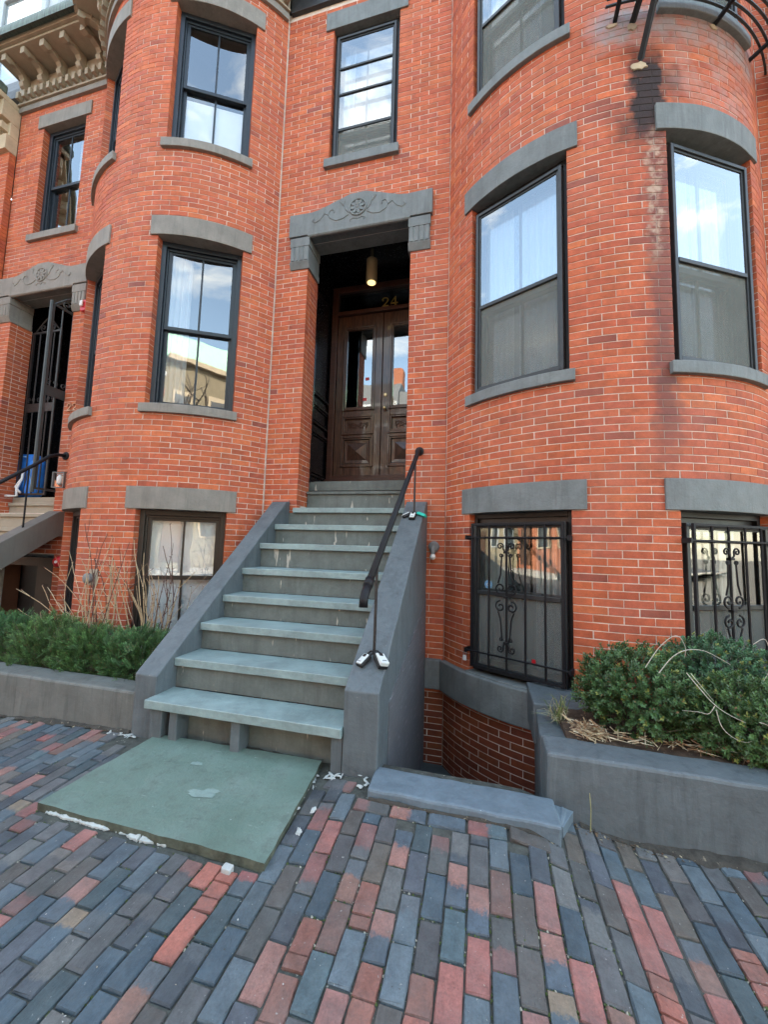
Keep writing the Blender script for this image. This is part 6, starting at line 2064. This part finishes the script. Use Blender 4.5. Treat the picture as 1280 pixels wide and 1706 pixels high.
for i in range(420):
    t = r_.random()
    if t < 0.55: c = Vector((0.62 + r_.gauss(0, .045), 2.72 + r_.gauss(0, .055), -1.09))
    else: c = Vector((r_.uniform(0.56, 1.9), 2.66 + abs(r_.gauss(0, .06)), -1.105))
    c.z += r_.uniform(0, 0.03)
    a = r_.uniform(0, pi)
    d = Vector((cos(a), sin(a) * 0.7, r_.gauss(0, .22))).normalized() * r_.uniform(0.02, 0.06)
    w = Vector((-sin(a), cos(a), 0)) * r_.uniform(0.0015, 0.003)
    col = r_.choice([(0.52, 0.42, 0.26), (0.40, 0.30, 0.17), (0.60, 0.52, 0.36), (0.20, 0.12, 0.07), (0.28, 0.16, 0.08)])
    sg.add([c - d - w, c - d + w, c + d + w, c + d - w + Vector((0, 0, 0.006))], [(0, 1, 2, 3)], col)
sg.build('dry_straw', M['straw'], kind='stuff')
# dirt washed up along the foot of the planters
def dirt_strip(x0, x1, yw, wid, seed):
    mb = MB()
    n = int((x1 - x0) / 0.02)
    vs = []
    for i in range(n + 1):
        x = x0 + (x1 - x0) * i / n
        w = wid * max(0.12, 0.75 + 0.9 * noise.noise((x * 2.3, seed, 0)) + 0.5 * noise.noise((x * 11, seed, 3)))
        for j, (f, h) in enumerate(((0, 0.020), (0.35, 0.016), (0.7, 0.010), (1.0, -0.004))):
            y = yw - w * f
            vs.append((x, y, gz(x, y) + h * min(1.2, w / wid) + 0.004 * noise.noise((x * 30, y * 30, 2)) * (f < 1)))
    fs = [(i * 4 + j, i * 4 + 4 + j, i * 4 + 5 + j, i * 4 + 1 + j) for i in range(n) for j in range(3)]
    return mb.add(vs, fs)
dirt_strip(0.50, 2.6, 2.402, 0.060, 1).build('dirt', M['dirt'], kind='stuff')
dirt_strip(-5.6, -2.49, 2.452, 0.045, 5).build('dirt', M['dirt'], kind='stuff')
dirt_strip(-0.60, 0.34, 2.168, 0.018, 9).build('dirt', M['dirt'], kind='stuff')
dirt_strip(-2.24, -0.99, 2.475, 0.05, 7).build('dirt', M['dirt'], kind='stuff')
# litter, moss and grit on the pavement
lt = MB()
for i in range(900):
    q = r_.random()
    if q < 0.42:
        x = r_.uniform(0.45, 2.2); y = 2.385 - abs(r_.gauss(0, .028))
    elif q < 0.55:
        x = r_.uniform(-0.6, 0.36); y = 2.170 - abs(r_.gauss(0, .010))
    elif q < 0.75:
        x = r_.uniform(-5.5, -2.45); y = 2.43 - abs(r_.gauss(0, .03))
    else:
        x = r_.uniform(-4.5, 2.4); y = r_.uniform(0.9, 2.1)
        if in_poly(x, y, SLAB, 0.03): continue
    z = gz(x, y) + r_.uniform(0, 0.004)
    a = r_.uniform(0, 2 * pi)
    s = r_.uniform(0.003, 0.011) * (0.5 if q > 0.75 else 1)
    d = Vector((cos(a), sin(a), r_.gauss(0, .25))) * s
    w = Vector((-sin(a), cos(a), r_.gauss(0, .25))) * s * r_.uniform(0.25, 0.6)
    col = r_.choice([(0.10, 0.06, 0.035), (0.06, 0.045, 0.03), (0.20, 0.13, 0.07), (0.35, 0.30, 0.20), (0.05, 0.05, 0.04)])
    if q > 0.75: col = r_.choice([(0.55, 0.54, 0.50), (0.38, 0.34, 0.26), (0.09, 0.12, 0.03), (0.08, 0.06, 0.04)])
    c = Vector((x, y, z + 0.002))
    lt.add([c - d, c + w, c + d, c - w], [(0, 1, 2), (0, 2, 3)], col)
lt.build('leaf_litter', M['straw'], kind='stuff')
ms = MB()
near = [q for q in spots if -2.6 < q[0] < 1.8 and 0.9 < q[1] < 2.2]
for i in range(5200):
    x, y, w, l, rr, fixed = r_.choice(near)
    if x < 0.0 and r_.random() < 0.55: continue
    if r_.random() < 0.6:
        du, dv = r_.choice((-1, 1)) * (w / 2 + 0.003), r_.uniform(-l / 2, l / 2)
    else:
        du, dv = r_.uniform(-w / 2, w / 2), r_.choice((-1, 1)) * (l / 2 + 0.003)
    px_, py_ = x + du * cos(rr) - dv * sin(rr), y + du * sin(rr) + dv * cos(rr)
    if noise.noise((px_ * 2.2, py_ * 2.2, 5)) < -0.05: continue
    c = Vector((px_, py_, gz(px_, py_) - 0.009))
    a = r_.uniform(0, 2 * pi)
    s = r_.uniform(0.003, 0.0065)
    g = r_.uniform(0.6, 1.5)
    col = (0.052 * g, 0.078 * g, 0.022 * g) if r_.random() < 0.8 else (0.30 * g, 0.29 * g, 0.23 * g)
    ms.add([c + Vector((cos(a) * s, sin(a) * s, 0.002)), c + Vector((-sin(a) * s, cos(a) * s, 0.001)), c + Vector((-cos(a) * s * .6, -sin(a) * s * .6, s * 1.3)), c + Vector((sin(a) * s, -cos(a) * s, 0.003))], [(0, 1, 2), (0, 2, 3)], col)
ms.build('moss', M['straw'], kind='stuff')
tag(MB().tube([(0.545, 2.37, gz(0.545, 2.37)), (0.548, 2.365, -1.33), (0.542, 2.362, -1.25)], 0.003, 4, True, (0.35, 0.33, 0.16), 0.002).build('weed_stalk', M['straw']), 'single thin pale weed stalk at the base of the right planter', 'weed')

# ------------------------------------------------------------ street and the sunlit row opposite (seen in the glass)
g = MB()
g.box(-300, 300, -300, 300, -2.60, -2.42)
g.build('ground', M['earth'], kind='structure')
MB().box(-60, 60, -12.5, -3.0, -2.0, -1.75).build('road', M['asphalt'], kind='structure')
MB().box(-60, 60, -16.6, -12.5, -2.0, -1.62).build('far_sidewalk', M['concrete'], kind='structure')
MB().box(-60, 60, -3.2, -3.0, -2.0, -1.60).build('street_curb', M['concrete'], kind='structure')
FO = Plane(0, -16.8, RAD(180))
labels = ['%s townhouse across the street, %s from the left end of that row' % (k, n) for k, n in zip(('brick', 'sandstone', 'brick', 'brick', 'sandstone', 'brick', 'brick', 'sandstone', 'brick', 'sandstone', 'brick', 'brick'), ('first', 'second', 'third', 'fourth', 'fifth', 'sixth', 'seventh', 'eighth', 'ninth', 'tenth', 'eleventh', 'twelfth'))]
xo = -57.6
for i, (w, h, mt, tr) in enumerate(((6.4, 9.6, 'farbrick', 'farstone'), (6.4, 10.2, 'farstone', 'tan'), (6.4, 9.8, 'farbrick', 'palewood'), (6.4, 10.4, 'farbrick', 'farstone'), (6.5, 9.8, 'farstone', 'palewood'), (6.5, 10.0, 'farbrick', 'tan'), (6.5, 9.8, 'farbrick', 'farstone'), (6.2, 10.4, 'farstone', 'palewood'), (6.6, 9.6, 'farbrick', 'palewood'), (6.2, 10.8, 'farstone', 'tan'), (6.4, 10.0, 'farbrick', 'farstone'), (6.6, 9.6, 'farbrick', 'palewood'))):
    hh = empty('opposite_house', (xo + w / 2, -20, -1.6), labels[i], 'house', 'houses across the street')
    MB().box(xo + 0.01, xo + w - 0.01, -26, -16.8, -2.0, h).build('facade', M[mt], hh)
    rf = MB().hexa([(xo, -26, h + .3), (xo + w, -26, h + .3), (xo + w, -16.9, h + .3), (xo, -16.9, h + .3), (xo, -25, h + 2.4), (xo + w, -25, h + 2.4), (xo + w, -17.9, h + 2.4), (xo, -17.9, h + 2.4)])
    rf.build('roof', M['copper'] if i in (2, 9, 10) else M['slate'], hh)
    MB().box(xo + 0.02, xo + w - 0.02, -16.799, -16.4, h, h + 0.29).build('cornice', M[tr], hh)
    for c in (0.18, 0.5, 0.82):
        for z0 in (0.4, 3.8, 7.0):
            cx_ = xo + w * c
            if c == 0.18 and z0 < 1:
                MB().box(cx_ - 0.6, cx_ + 0.6, -16.80, -16.72, -1.2, 1.9).build('door', M['wood'], hh)
                continue
            fr = MB().box(cx_ - 0.6, cx_ + 0.6, -16.798, -16.72, z0 - 0.12, z0 + 2.2)
            fo = fr.build('window', M[tr], hh)
            MB().box(cx_ - 0.46, cx_ + 0.46, -16.718, -16.70, z0, z0 + 1.95).build('pane', M['frame22'], fo)
    MB().box(xo + w - 0.9, xo + w - 0.1, -20, -19, h + 2.2, h + 4.0).build('chimney', M['farbrick'], hh)
    xo += w
def bare_tree(label, x, y, h, seed):
    r = random.Random(seed)
    root = empty('bare_tree', (x, y, -1.65), label, 'tree', 'bare street trees')
    trunk, crown = MB(), MB()
    def grow(p, d, l, rad, lev, mb):
        pts = [p]
        q = p
        for i in range(4):
            d = (d + Vector((r.gauss(0, .10), r.gauss(0, .10), r.gauss(0.03, .06)))).normalized()
            q = q + d * l / 4
            pts.append(q)
        (trunk if lev < 1 else crown).tube(pts, rad, 7 if lev < 2 else 4, True, None, rad * 0.65)
        if lev < 6:
            for k in range(3 if lev < 4 else 2):
                nd = (d + Vector((r.gauss(0, .62), r.gauss(0, .62), r.gauss(0.12, .35)))).normalized()
                grow(pts[r.randint(2, 4)], nd, l * r.uniform(0.62, 0.85), rad * 0.66, lev + 1, mb)
    grow(Vector((x, y, -1.7)), Vector((0, 0, 1)), h * 0.34, 0.26, 0, None)
    trunk.build('trunk', M['bark'], root)
    crown.build('crown', M['bark'], root)
bare_tree('bare street tree on the far pavement, left one', -5.4, -12.9, 9.5, 4)
bare_tree('bare street tree on the far pavement opposite the door', 1.1, -12.9, 10.5, 9)
bare_tree('bare street tree on the far pavement, right one', 6.2, -12.9, 9.5, 14)

# ------------------------------------------------------------ lift everything to street level zero
for o in list(SC.objects):
    if o.parent is None and o.type in ('MESH', 'EMPTY'):
        o.location.z += GZ
